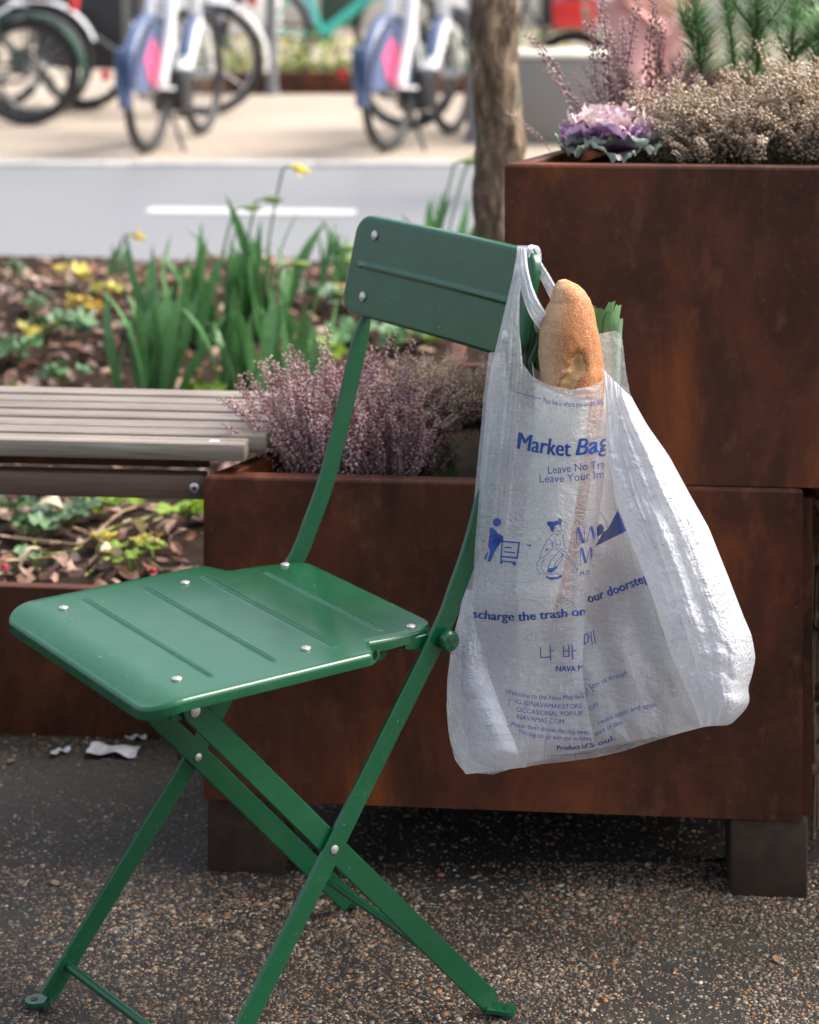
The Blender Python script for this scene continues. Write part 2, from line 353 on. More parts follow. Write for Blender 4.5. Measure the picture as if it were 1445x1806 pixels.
# ---------------------------------------------------------------- slatted bench
bo = Vector((-.2635, 2.70, 0)); bench = thing('bench', 'slatted timber bench top fixed beside the low planter', 'bench', bo, rotl)
ends = [.052, .072, .088, .100, .110, .118, .124]
for i in range(7):
    y0 = .004 + i * .0445; b = MB(); b.bbox((-1.6, y0, .527), (ends[i], y0 + .0345, .5495), .0025)
    for k in range(len(b.v)):
        x, y, z = b.v[k]; b.v[k] = (x, y + .0006 * math.sin(x * 5 + i), z + .0008 * math.sin(x * 3.1 + i * 2))
    b.build('slat', M['slat_wood'], bench, ang=30)
b = MB(); b.bbox((-1.6, .006, .477), (-.0015, .034, .5075), .002); b.build('front_beam', M['beam_wood'], bench, ang=30)
b = MB(); b.bbox((-1.6, .27, .477), (.10, .30, .5075), .002); b.build('rear_beam', M['beam_wood'], bench, ang=30)
for x in (-.45, -1.2):
    b = MB(); b.bbox((x, .036, .484), (x + .04, .268, .5255), .002); b.build('cross_bearer', M['corten'], bench, ang=30)
b = MB(); b.bbox((-1.6, .045, .508), (-.002, .051, .5255), .001); b.build('steel_strip', M['corten'], bench, ang=30)
b = MB(); b.disc((-.0135, .0055, .4925), (0, -1, 0), .0068, .003, 20); bo_ = b.build('bolt', M['steel'], bench)
b = MB(); b.disc((-.0135, .0024, .4925), (0, -1, 0), .0026, .0003, 6); b.build('bolt_socket', M['black_metal'], bo_)
for i, t in enumerate([(.035 - .032, 0), (.022, 1), (.04, 2), (.062, 3)]):
    b = MB(); y0 = .004 + i * .0445 + .010
    b.add([(t[0], y0, .5499), (t[0] + .013, y0 + .001, .5499), (t[0] + .014, y0 + .011, .5499), (t[0] + .001, y0 + .012, .5499)], [(0, 1, 2, 3)]); b.build('white_sticker', M['road_paint'], bench, False)

# ---------------------------------------------------------------- raised flower bed
bed = bpy.data.objects.new('flower_bed', None); COL.objects.link(bed); bed['kind'] = 'structure'
def soil_z(x, y): return .178 + .018 * nz(x, y, 0, 3) + .010 * nz(x, y, 5, 9) + .06 * sst(4.2, 5.4, y) * (1 - sst(5.6, 6.3, y)) + .004 * nz(x, y, 9, 25)
b = MB()
b.grid(lambda u, v: ((-3.2 + 6.2 * u), 3.17 + 3.22 * v - .09 * (-3.2 + 6.2 * u + .6) * (1 - v), soil_z(-3.2 + 6.2 * u, 3.17 + 3.22 * v)), 130, 90)
b.build('soil', M['soil'], bed, ang=180)
Me = Matrix.Translation((-.618, 3.165, 0)) @ Matrix.Rotation(-.095, 4, 'Z')
b = MB(); b.bbox((-2.4, -.010, -.003), (3.2, .012, .222), .002, Me); b.build('edging_board', M['corten'], bed, ang=30)
b = MB(); b.bbox((-3.2, 6.385, -.003), (3.0, 6.405, .15), .002); b.build('edging_board', M['corten'], bed, ang=30)

# fallen leaves: the ones one can pick out are pieces of the bed, the rest is one mass
def leaf_mesh(col, L=.035, Wd=.022, curl=.4, lobes=0, name='fallen_leaf', mat='dead_leaf', n=5):
    b = MB(); b.col = col
    def F(u, v):
        w = math.sin(math.pi * min(1, v * .96 + .04)) ** .7 * Wd * (1 + lobes * .35 * math.sin(v * 16))
        x = (u - .5) * w; y = v * L
        return (x, y, curl * (abs(u - .5) * w) * .8 + curl * L * .35 * math.sin(v * 3.0 + .3) + .002 * math.sin(u * 9 + v * 11))
    b.grid(F, n, n + 2, cols=lambda u, v: tuple(x * (.82 + .3 * abs(u - .5)) for x in col))
    return b.mesh(name, M[mat], ang=180)
dead = [(.25, .11, .07), (.34, .19, .12), (.20, .10, .07), (.42, .28, .20), (.38, .23, .18), (.15, .08, .06), (.29, .13, .06), (.50, .38, .31), (.29, .18, .15)]
dm = [leaf_mesh(c, RS.uniform(.030, .055), RS.uniform(.018, .034), RS.uniform(-.5, .8), random.choice((0, .6))) for c in dead for _ in range(2)]
for i in range(270):
    if i < 70: D = random.uniform(3.22, 3.72); x = random.uniform(-.75, -.2)
    else: D = random.uniform(4.45, 6.3); x = random.uniform(-.215 * D, .10 * D)
    o = link('fallen_leaf', random.choice(dm), bed, (x, D, soil_z(x, D) + random.uniform(.002, .014)), (random.uniform(-.6, .6), random.uniform(-.6, .6), random.uniform(0, 6.28)))
    s_ = random.uniform(.7, 1.35); o.scale = (s_, s_, s_)
b = MB()
for i in range(3800):
    D = random.uniform(3.18, 6.38); x = random.uniform(-1.5, .9); c_ = random.choice(dead); s_ = random.uniform(.010, .026)
    Mx = Matrix.Translation((x, D, soil_z(x, D) + random.uniform(0, .008))) @ Matrix.Rotation(random.uniform(0, 6.28), 4, 'Z') @ Matrix.Rotation(random.uniform(-.7, .7), 4, 'X') @ Matrix.Rotation(random.uniform(-.5, .5), 4, 'Y')
    vs = [Mx @ (Vector(p) * s_) for p in ((0, -1, 0), (.5, -.3, .2), (.45, .4, .15), (0, 1, .1), (-.5, .35, .2), (-.45, -.35, .12), (0, 0, -.05))]
    k = random.uniform(.5, 1.2); b.add(vs, [(0, 1, 6), (1, 2, 6), (2, 3, 6), (3, 4, 6), (4, 5, 6), (5, 0, 6)], tuple(t * k for t in c_))
tag(b.build('leaf_litter', M['dead_leaf'], bed, False), kind='stuff')
for px, py in ((60, 1305), (150, 1298), (320, 1330), (28, 1345), (640, 1560), (1100, 1600), (1370, 1690), (930, 1590), (90, 1560)):
    o = link('fallen_leaf', random.choice(dm), pavement, G(px, py) + Vector((0, 0, .004)), (random.uniform(-.2, .2), random.uniform(-.2, .2), random.uniform(0, 6.28))); s_ = random.uniform(.22, .5); o.scale = (s_, s_, s_)
# ================================================================ the folding chair
YAW = R(55.18); CH = Vector((-.1855, 2.3399, 0))
chair = thing('folding_chair', 'green painted metal folding chair with the market bag hung on its backrest', 'chair', CH, -YAW)
def chair_w(u, v, z): return Vector((CH.x + u * math.cos(YAW) + v * math.sin(YAW), CH.y - u * math.sin(YAW) + v * math.cos(YAW), z))
GM = M['green']
# --- seat: pressed sheet with four ribs, waterfall front and folded-down edge
def seat():
    V0, V1 = -.206, .163
    def hw(v):
        w = lerp(.1782, .1450, sst(.048, .068, v)); w = lerp(w, w - .009, sst(.09, .163, v))
        if v < V0 + .03: w -= .03 - math.sqrt(max(0, .0009 - (V0 + .03 - v) ** 2))
        if v > V1 - .02: w -= .02 - math.sqrt(max(0, .0004 - (v - V1 + .02) ** 2))
        return w
    ribs = [(-.1215, .146), (-.0462, .146), (.0288, .146), (.1011, .121)]
    def zf(u, v):
        z = .452 - .0035 * sst(.03, .16, v) + .0
        if v < -.170: z -= 7.0 * (v + .170) ** 2
        for rv, rw in ribs: z += .0020 * math.exp(-((v - rv) / .0024) ** 2) * (1 - sst(rw - .003, rw + .001, abs(u)))
        return z
    vs = set(np.linspace(V0, V1, 46).tolist())
    for k in range(9): vs.add(V0 + .03 * (1 - math.cos(k / 8 * 1.5708))); vs.add(V1 - .02 * (1 - math.cos(k / 8 * 1.5708)))
    for rv, _ in ribs:
        for k in range(-6, 7): vs.add(rv + k * .0011)
    for k in range(7): vs.add(.046 + k * .004)
    vs = sorted(vs); vs = [v for i, v in enumerate(vs) if i == 0 or v - vs[i - 1] > 2e-4]
    us = sorted(set(np.linspace(-1, 1, 41).tolist() + [-.83, -.82, -.81, -.80, .80, .81, .82, .83]))
    nu = len(us); b = MB(); V = []
    for v in vs:
        for s in us: u = s * hw(v); V.append((u, v, zf(u, v)))
    F = [(j * nu + i, j * nu + i + 1, (j + 1) * nu + i + 1, (j + 1) * nu + i) for j in range(len(vs) - 1) for i in range(nu - 1)]
    # boundary loop, counter-clockwise
    nv = len(vs); loop = [i for i in range(nu)] + [j * nu + nu - 1 for j in range(1, nv)] + [(nv - 1) * nu + i for i in range(nu - 2, -1, -1)] + [j * nu for j in range(nv - 2, 0, -1)]
    n = len(loop); nor = []
    for k in range(n):
        a = Vector(V[loop[k - 3]]); c_ = Vector(V[loop[(k + 3) % n]]); t = c_ - a; nor.append(Vector((t.y, -t.x, 0)).normalized())
    prev = loop
    for dn, dz in ((.0015, -.0002), (.0029, -.0009), (.0040, -.0020), (.0047, -.0034), (.0050, -.0050), (.0050, -.0125), (.0034, -.0130), (.0030, -.006)):
        base = len(V)
        for k in range(n):
            p = Vector(V[loop[k]]) + nor[k] * dn; V.append((p.x, p.y, p.z + dz))
        for k in range(n): F.append((prev[(k + 1) % n], prev[k], base + k, base + (k + 1) % n))
        prev = list(range(base, base + n))
    # underside
    base = len(V); V += [(p[0] * .985, p[1], p[2] - .0045) for p in V[:nu * nv]]
    F += [tuple(base + i for i in f)[::-1] for f in F[:(nu - 1) * (nv - 1)]]
    b.add(V, F); return b.build('seat', GM, chair, ang=50), zf
seat_o, ZF = seat()
for v in (-.1549, 0, .1359):
    for u in (-.1325, .1325):
        b = MB(); b.disc((u, v, ZF(u, v) - .0005), (0, 0, 1), .0055, .0032, 18, .0006); b.build('rivet', M['rivet_steel'], seat_o)
# --- flat bars
def bar(b, pts, w, t, u, du=None, round_end=True):
    """flat bar following pts (v, z); w wide in the v-z plane, t thick in u; du = u offset per point"""
    P2 = [Vector((p[0], p[1])) for p in pts]; n = len(P2); L_, R_ = [], []
    for i in range(n):
        d = (P2[min(i + 1, n - 1)] - P2[max(i - 1, 0)]).normalized(); nn = Vector((-d.y, d.x)); ww = w[i] if isinstance(w, (list, tuple)) else w
        L_.append(P2[i] + nn * ww / 2); R_.append(P2[i] - nn * ww / 2)
    V = []; e = min(.0012, t / 3)
    for i in range(n):
        uu = u + (du[i] if du else 0); nn = (L_[i] - R_[i]).normalized() * e
        for (p, uo) in ((L_[i] - nn, t / 2), (L_[i], t / 2 - e), (L_[i], -t / 2 + e), (L_[i] - nn, -t / 2), (R_[i] + nn, -t / 2), (R_[i], -t / 2 + e), (R_[i], t / 2 - e), (R_[i] + nn, t / 2)):
            V.append((uu + uo, p.x, p.y))
    F = []
    for i in range(n - 1):
        for k in range(8): a = i * 8 + k; c_ = i * 8 + (k + 1) % 8; F.append((a, c_, c_ + 8, a + 8))
    F += [tuple(range(8))[::-1], tuple(range((n - 1) * 8, n * 8))]
    b.add(V, F)
def catm(pts, k=8):
    out = []
    for i in range(len(pts) - 1):
        p0, p1, p2, p3 = [np.array(pts[max(0, min(len(pts) - 1, i + j))]) for j in (-1, 0, 1, 2)]
        for j in range(k):
            t = j / k; out.append(tuple(.5 * ((2 * p1) + (p2 - p0) * t + (2 * p0 - 5 * p1 + 4 * p2 - p3) * t * t + (3 * p1 - p0 - 3 * p2 + p3) * t ** 3)))
    return out + [tuple(pts[-1])]
UC = [(.163, .446), (.183, .484), (.2065, .535), (.2275, .600), (.2465, .668), (.2635, .725), (.2770, .760), (.2955, .838)]
for s, foot, u in ((-1, (-.166, .012), -.151), (1, (-.139, .012), .151)):
    b = MB(); pts = [foot, (.0221 * .5 + foot[0] * .5, .2417 * .5 + .006), (.0221, .2417), (.0925, .344)] + UC
    pts = [foot] + [p for p in catm(pts[1:], 6)]
    w = [.0235 if p[1] < .69 else lerp(.0235, .0085, sst(.695, .752, p[1])) for p in pts]
    bar(b, pts, w, .0055, u)
    up = b.build('upright', GM, chair, ang=40)
    # turned-out foot tab with pad
    b = MB(); d = Vector((s * .40, -.92, 0)).normalized(); e = Vector((-d.y, d.x, 0))
    f0 = Vector((u, foot[0] + .004, .0105)); ring = []
    for a in range(13):
        th = math.pi * a / 12; ring.append(f0 + d * (.018 + .0105 * math.sin(th)) + e * (.0105 * math.cos(th)))
    ring = [f0 + e * .011] + ring + [f0 - e * .011]; n = len(ring)
    b.add([p + Vector((0, 0, dz)) for dz in (-.0045, -.0005) for p in ring], [tuple(range(n))[::-1], tuple(range(n, 2 * n))] + [(i, (i + 1) % n, n + (i + 1) % n, n + i) for i in range(n)])
    ft = b.build('foot_tab', GM, up, ang=40)
    b = MB(); b.disc(f0 + d * .018 + Vector((0, 0, -.0098)), (0, 0, 1), .0085, .005, 14); b.build('rubber_pad', M['rubber'], up)
    b = MB(); b.disc(f0 + d * .018 + Vector((0, 0, -.0006)), (0, 0, 1), .0042, .0008, 14); b.build('foot_rivet', M['black_metal'], up)
    b = MB(); b.disc((u + s * .0027, .0221, .2417), (s, 0, 0), .0046, .0014, 18, .0005); b.build('rivet', M['rivet_steel'], up)
    if s < 0:
        b = MB(); b.disc((u + .0098, .0221, .2417), (1, 0, 0), .0046, .0014, 18, .0005); b.build('rivet', M['rivet_steel'], up)
LP0, LP1 = (-.1416, .4211), (.236, .0125)
for s in (-1, 1):
    u = s * .1443; b = MB(); d = Vector((LP1[0] - LP0[0], LP1[1] - LP0[1])).normalized()
    pts = [(LP0[0] - d.x * .012, LP0[1] - d.y * .012), (LP0[0] - d.x * .009, LP0[1] - d.y * .009), LP0] + [(lerp(LP0[0], LP1[0], t), lerp(LP0[1], LP1[1], t)) for t in (.2, .5, .8, 1)]
    bar(b, pts, [.012, .020, .0250, .0250, .0250, .0250, .0245], .0055, u)
    lg = b.build('leg', GM, chair, ang=40)
    b = MB(); dd = Vector((s * .80, .60, 0)).normalized(); e = Vector((-dd.y, dd.x, 0)); f0 = Vector((u, LP1[0] - .002, .0105)); ring = []
    for a in range(13):
        th = math.pi * a / 12; ring.append(f0 + dd * (.021 + .0105 * math.sin(th)) - e * (.0105 * math.cos(th)))
    ring = [f0 - e * .011] + ring + [f0 + e * .011]; n = len(ring)
    b.add([p + Vector((0, 0, dz)) for dz in (-.0045, -.0005) for p in ring], [tuple(range(n))[::-1], tuple(range(n, 2 * n))] + [(i, (i + 1) % n, n + (i + 1) % n, n + i) for i in range(n)])
    b.build('foot_tab', GM, lg, ang=40)
    b = MB(); b.disc(f0 + dd * .020 + Vector((0, 0, -.0098)), (0, 0, 1), .0085, .005, 14); b.build('rubber_pad', M['rubber'], lg)
    b = MB(); b.disc(f0 + dd * .020 + Vector((0, 0, -.0006)), (0, 0, 1), .0042, .0008, 14); b.build('foot_rivet', M['black_metal'], lg)
    b = MB(); b.disc((u + s * .0027, LP0[0], LP0[1]), (s, 0, 0), .0055, .0014, 18, .0005); b.build('rivet', M['rivet_steel'], lg)
    # hanger bracket between leg top and seat
    b = MB(); bar(b, [(-.150, .413), (-.148, .440)], .034, .004, s * .1385); b.build('hanger', GM, chair)
    # side rail under the seat
    b = MB(); bar(b, [(-.150, .4345), (.150, .4335)], .012, .004, s * .1290); b.build('side_rail', GM, chair)
    # rear stay from seat to upright
    b = MB(); bar(b, [(.120, .4365), (.138, .434), (.160, .4355)], [.012, .016, .014], .004, s * .1425); b.build('rear_bracket', GM, chair)
    b = MB(); b.disc((s * .1485, .1655, .4365), (s, 0, 0), .0060, .013, 16); b.disc((s * .1600, .1655, .4365), (s, 0, 0), .0115, .0085, 22, .001)
    kn = b.build('knob', GM, chair)
    b = MB(); c0 = Vector((s * .1698, .1655, .4365))
    for k in range(3):
        a = k * 2.094 + .4; dvec = Vector((0, math.cos(a), math.sin(a))); q_ = Vector((0, -math.sin(a), math.cos(a)))
        b.add([c0 + dvec * r_ + q_ * w_ for r_, w_ in ((.002, -.0008), (.0075, -.001), (.0075, .001), (.002, .0008))], [(0, 1, 2, 3)])
    b.build('knob_groove', M['black_metal'], kn, False)
# slotted catch, cross rods
b = MB(); b.tube([(.150, .050, .4405), (.152, .050, .4330), (.152, .056, .4290), (.152, .074, .4290), (.152, .079, .4335), (.150, .079, .4405)], .0022, 8); b.build('catch_loop', GM, chair)
b = MB(); b.tube([(-.129, .098, .428), (.129, .098, .428)], .009, 14); b.build('seat_crossbar', GM, chair)
b = MB(); b.tube([(-.149, -.1415, .0405), (.149, -.118, .0405)], .0050, 12); b.build('stretcher_rod', GM, chair)
b = MB(); b.tube([(-.142, .196, .056), (.142, .196, .056)], .0050, 12); b.build('stretcher_rod', GM, chair)
# --- backrest: rounded pressed plate with folded-back edge and one rib
def backrest():
    UC0 = -.0135; HW, ZB, ZT, RC = .177, .7360, .8460, .019
    lean = (.2885 - .2575) / (ZT - ZB)
    def pos(u, z, dn=0): return (u + UC0, .2545 + (z - ZB) * lean * .86 + .004 * (1 - (u / HW) ** 2) + dn, z)
    zs = set(np.linspace(ZB, ZT, 22).tolist()); RV = [.7555, .8298]; ZR = .7925
    for k in range(9): t = RC * (1 - math.cos(k / 8 * 1.5708)); zs.add(ZB + t); zs.add(ZT - t)
    for k in range(-6, 7): zs.add(ZR + k * .0010)
    zs = sorted(zs); zs = [z for i, z in enumerate(zs) if i == 0 or z - zs[i - 1] > 2e-4]
    def hw(z):
        w = HW
        for zz in (z - ZB, ZT - z):
            if zz < RC: w -= RC - math.sqrt(max(0, RC ** 2 - (RC - zz) ** 2))
        return w
    us = sorted(set(np.linspace(-1, 1, 33).tolist() + [-.875, -.865, .865, .875])); nu = len(us); nv = len(zs); V = []
    for z in zs:
        for s in us:
            u = s * hw(z); rb = .0034 * math.exp(-((z - ZR) / .0030) ** 4) * (1 - sst(.152, .156, abs(u))); V.append(pos(u, z, -rb))
    F = [(j * nu + i, j * nu + i + 1, (j + 1) * nu + i + 1, (j + 1) * nu + i) for j in range(nv - 1) for i in range(nu - 1)]
    loop = [i for i in range(nu)] + [j * nu + nu - 1 for j in range(1, nv)] + [(nv - 1) * nu + i for i in range(nu - 2, -1, -1)] + [j * nu for j in range(nv - 2, 0, -1)]
    n = len(loop); nor = []
    for k in range(n):
        t = Vector(V[loop[(k + 3) % n]]) - Vector(V[loop[k - 3]]); nor.append(Vector((t.z, 0, -t.x)).normalized())
    prev = loop
    for dn, dy in ((.0017, .0003), (.0032, .0011), (.0044, .0023), (.0052, .0038), (.0055, .0055), (.0055, .0120), (.0038, .0125), (.0034, .006)):
        base = len(V)
        for k in range(n): p = Vector(V[loop[k]]) + nor[k] * dn; V.append((p.x, p.y + dy, p.z))
        for k in range(n): F.append((prev[(k + 1) % n], prev[k], base + k, base + (k + 1) % n))
        prev = list(range(base, base + n))
    base = len(V); V += [(p[0] * .99, p[1] + .004, p[2]) for p in V[:nu * nv]]; F += [tuple(base + i for i in f)[::-1] for f in F[:(nu - 1) * (nv - 1)]]
    b = MB(); b.add(V, F); o = b.build('backrest', GM, chair, ang=50)
    for z in RV:
        for u in (-.1375, .1555):
            b = MB(); p = pos(u, z); b.disc((p[0], p[1] + .0005, p[2]), (0, -1, .2), .0062, .0034, 18, .0005); b.build('rivet', M['rivet_steel'], o)
backrest()
# ================================================================ market bag and what is in it
def bagmat(name, white, transp, transl):
    q = NT(name); tc = q.n('TexCoord'); ob = tc.outputs['Object']
    n1 = q.noise(ob, 95, 5, .62, .8); n2 = q.noise(ob, 30, 4, .55, .5)
    vo = q.n('TexVoronoi', feature='DISTANCE_TO_EDGE'); vo.inputs['Scale'].default_value = 85
    dn = q.n('TexNoise'); dn.inputs['Scale'].default_value = 40; q.l(ob, dn.inputs['Vector'])
    mx = q.mix(.035, ob, dn.outputs['Color'], 'LINEAR_LIGHT'); q.l(mx, vo.inputs['Vector'])
    crease = q.ramp(vo.outputs['Distance'], [(.0, 0.0), (.16, 1.0)])
    # woven look: fine lines along and across
    mpx = q.n('Mapping'); mpx.inputs['Scale'].default_value = (60, 60, 900); q.l(ob, mpx.inputs[0]); wv = q.noise(mpx.outputs[0], 1, 2)
    mpz = q.n('Mapping'); mpz.inputs['Scale'].default_value = (800, 800, 40); q.l(ob, mpz.inputs[0]); wz = q.noise(mpz.outputs[0], 1, 2)
    wsum = q.mix(.5, wv, wz)
    mk = q.ramp(q.noise(ob, 11, 3), [(.36, 0.0), (.66, 1.0)]); nb = q.bump(q.mix(mk, q.mix(.6, (.5, .5, .5), n1), n1), .8, .0038); nb = q.bump(q.mix(mk, (1.0, 1.0, 1.0), crease), .62, .0024, nb); nb = q.bump(wsum, .30, .0009, nb); nb = q.bump(n2, .55, .007, nb)
    col = q.mix(q.ramp(n2, [(.3, 0.0), (.7, .4)]), white, tuple(x * .93 for x in white))
    q.set(Base_Color=col, Roughness=.22, Normal=nb); q.b.inputs['Specular IOR Level'].default_value = .5
    tb = q.n('BsdfTranslucent'); q.l(col, tb.inputs[0]); q.l(nb, tb.inputs['Normal'])
    tp = q.n('BsdfTransparent')
    m1 = q.n('MixShader'); m1.inputs[0].default_value = transl; q.l(q.b.outputs[0], m1.inputs[1]); q.l(tb.outputs[0], m1.inputs[2])
    m2 = q.n('MixShader'); tf = q.ramp(wsum, [(.32, transp * .88), (.68, min(1, transp * 1.12))]); q.l(tf, m2.inputs[0]); q.l(m1.outputs[0], m2.inputs[1]); q.l(tp.outputs[0], m2.inputs[2])
    q.l(m2.outputs[0], q.out.inputs[0]); M[name] = q.m; return q.m
BAGM = bagmat('bag_film', (.93, .945, .985), .50, .42)
BAGB = bagmat('bag_film_back', (.92, .94, .98), .55, .42)
BAGD = bagmat('bag_film_dense', (.86, .88, .93), .14, .36)
q = NT('blue_ink'); c_ = q.co(); f_ = q.noise(c_, 700, 3)
q.set(Base_Color=q.ramp(f_, [(.3, (.012, .060, .30)), (.7, (.028, .105, .42))]), Roughness=.4)
tp_ = q.n('BsdfTransparent'); ms_ = q.n('MixShader'); q.l(q.ramp(q.noise(c_, 260, 3), [(.35, .04), (.75, .22)]), ms_.inputs[0]); q.l(q.b.outputs[0], ms_.inputs[1]); q.l(tp_.outputs[0], ms_.inputs[2]); q.l(ms_.outputs[0], q.out.inputs[0])
INK = q.m

def curve(xs, ys, w=13):                         # outline through the points, corners rounded off
    a, z = int(xs[0]) - 30, int(xs[-1]) + 30; t = np.arange(a - w, z + w + 1); v = np.interp(t, xs, ys)
    v = np.convolve(v, np.hanning(2 * w + 3)[1:-1] / np.hanning(2 * w + 3).sum(), 'valid').tolist(); n = len(v)
    def f(q_):
        i = min(n - 1.001, max(0, q_ - a)); k = int(i); return v[k] + (v[k + 1] - v[k]) * (i - k)
    return f
bag = thing('market_bag', 'white translucent plastic market bag with blue print hanging from the green chair', 'shopping bag', (0, 0, 0))
# outlines in photo pixels: y -> x
AL = curve([432, 450, 490, 540, 590, 650, 700, 760, 830, 900, 960, 1030, 1090, 1180, 1250, 1320, 1352], [913, 911, 904, 892, 880, 866, 859, 854, 848, 843, 838, 834, 834, 858, 884, 911, 928])
AM = curve([432, 470, 520, 580, 640, 720, 800, 1000, 1100, 1352], [932, 926, 917, 916, 922, 918, 912, 895, 890, 935])
AR = curve([640, 720, 800, 850, 900, 950, 1010, 1060, 1130, 1180, 1220, 1270, 1335], [1069, 1070, 1069, 1065, 1058, 1050, 1042, 1035, 1029, 1027, 1031, 1041, 1054])
OL = curve([620, 700, 760, 830, 900, 960, 1030, 1080, 1110, 1150, 1200, 1250, 1290, 1325, 1348, 1362], [862, 852, 847, 840, 834, 828, 820, 811, 803, 795, 789, 788, 791, 797, 806, 822])
CL = curve([640, 690, 800, 880, 950, 1050, 1150, 1205, 1250, 1285], [1062, 1068, 1072, 1087, 1112, 1150, 1182, 1205, 1226, 1236])
CR = curve([560, 600, 660, 700, 750, 805, 870, 930, 1020, 1085, 1120, 1160, 1190, 1215, 1232, 1245, 1262, 1278], [1092, 1099, 1106, 1114, 1142, 1181, 1216, 1250, 1286, 1311, 1326, 1333, 1327, 1319, 1323, 1320, 1306, 1288])
BOT = curve([789, 808, 830, 870, 900, 930, 960, 1000, 1050, 1100, 1150, 1200, 1245, 1288, 1320], [1250, 1360, 1368, 1373, 1366, 1352, 1347, 1343, 1336, 1325, 1308, 1293, 1281, 1279, 1246])
def ridged(x, y, s, z=0): return 1 - 2 * abs(noise.noise(Vector((x * s, y * s, z))))
def wrk(x, y, amp=1.0):
    return amp * (.0012 * noise.noise(Vector((x * .030, y * .016, 1))) + .0006 * ridged(x, y, .030, 4) + .00035 * ridged(x + 30 * noise.noise(Vector((x * .02, y * .02, 8))), y, .075, 6))
def curl(x, y, w=46):                            # the film turns back towards the bottom seam
    t = (BOT(x) - y) / w
    return .032 * (1 - math.sqrt(max(0, 1 - (1 - min(1, max(0, t))) ** 2)))
def DA(x, y, wr=True):
    L, Rr = AL(y), (AR(y) if y >= 640 else 1069); xb = ip(y, [640, 1090, 1340], [1012, 968, 960])
    qr = (x - xb) / max(8, Rr - xb)
    if qr > 0: up = 2.340 - .044 * math.sqrt(max(0, 1 - min(.999, qr) ** 2.4))
    else: ql = (xb - x) / (xb - L); up = 2.340 - .044 * (1 - .62 * min(1.1, ql) ** 1.6)
    xm = AM(y)
    pl = 0
    if x < xm + 10:
        s = (x - L) / max(6, xm - L); fade = (1 - sst(900, 1080, y)) * (1 - sst(.8, 1.15, s)) * sst(-.05, .12, s)
        pl = fade * .0030 * (math.sin(s * 15 + .004 * y) + .5 * math.sin(s * 31 + 1 + .01 * y)) * min(1, (xm - L) / 45)
    lo = 2.318 + .010 * ((x - 970) / 90) ** 2 + .004 * math.sin((x + y * .4) * .03)
    d = lerp(up, lo, sst(1050, 1190, y))
    if y < 640: d = lerp(ip(y, [430, 520, 640], [2.3455, 2.328, 2.322]), d, sst(560, 660, y))
    d += .0026 * ridged((x + (y - 640) * .10) * 1.0, y * .10, .024, 21) * sst(760, 900, y)
    d += pl + curl(x, y) + .0010 * ridged(x * .25, y, .085, 11) * sst(640, 690, y) * (1 - sst(740, 800, y)) * sst(918, 935, x) - .0016 * ridged(x + .18 * y, y * .05, .045, 12) * sst(1090, 1180, y)
    return d + (wrk(x, y) if wr else 0)
def DB(x, y):
    e = AR(y); d0 = lerp(2.372, DA(e, y, False), sst(1040, 1215, y)); t = min(1, max(0, (x - e) / max(20, CL(y) - e)))
    d = d0 + (2.334 - d0) * sst(0, 1, t) - .010 * math.sin(math.pi * t)
    d += .0045 * math.sin((x - (y - 900) * .33) * .085) * sst(880, 1000, y) + .005 * ridged(x - (y * .42), y * .18, .030, 3) * sst(1130, 1220, y)
    return d + wrk(x, y, 1.3) + curl(x, y) * .8
def DC(x, y):
    L, Rr = CL(y), CR(y); t = min(1, max(0, (x - L) / max(10, Rr - L)))
    amp = ip(y, [660, 760, 950, 1150, 1280], [.008, .018, .036, .044, .036])
    d = 2.326 - amp * math.sin(math.pi * min(1, t ** .75 * .62 + .14)) + .060 * max(0, t - .72) ** 2 / .0784
    d += .0035 * ridged(x - y * .5, y, .011, 2) * sst(.05, .2, t) + (.0050 * ridged(t * 7, y * .005, .55, 5) + .0016 * ridged(t * 22, y * .009, .6, 7)) * sst(.03, .15, t) * (1 - .5 * sst(1050, 1200, y)) + .0035 * ridged(x, y, .022, 9) * sst(1080, 1180, y)
    return d + wrk(x, y, 2.2) + curl(x, y, 60) * .9
def DG(x, y):
    L, Rr = OL(y), AL(y); t = min(1, max(0, (x - L) / max(6, Rr - L)))
    return lerp(2.352, DA(Rr, y, False), sst(0, 1, t)) - .016 * math.sin(math.pi * t) * sst(1085, 1160, y) + wrk(x, y, .9) + curl(x, y) * .5
def DK(x, y): return lerp(ip(x, [780, 890, 960, 1050, 1080, 1120], [2.3335, 2.336, 2.405, 2.398, 2.386, 2.392]), ip(x, [780, 890, 960, 1100, 1335], [2.3335, 2.336, 2.405, 2.425, 2.375]), sst(650, 760, y)) + wrk(x, y + 500, 1.6)
def film(name, X, YT, YB, DF, nx, ny, mat):
    """X(s, y) -> x; YT(s), YB(s) -> rows; DF(x, y) -> distance"""
    b = MB()
    def F(s, t):
        y = lerp(YT(s), YB(s), t); x = X(s, y)
        if t > .4:
            for _ in range(3): y = lerp(YT(s), lerp(YB(s), min(YB(s), BOT(x)), sst(.45, .92, t)) if YB(s) > 1200 else YB(s), t); x = X(s, y)
        return P(x, y, DF(x, y))
    b.grid(F, nx, ny); return b.build(name, mat, bag, ang=180)
MOUTH = lambda x: ip(x, [916, 924, 940, 970, 1010, 1040, 1070], [634, 643, 664, 680, 687, 682, 667])
film('front_panel', lambda s, y: lerp(AM(y), AR(y), s), lambda s: MOUTH(lerp(922, 1069, s)), lambda s: lerp(1352, 1336, s), DA, 86, 330, BAGM)
film('pleated_side', lambda s, y: lerp(AL(y), AM(y), s), lambda s: 433, lambda s: 1353, DA, 46, 440, BAGM)
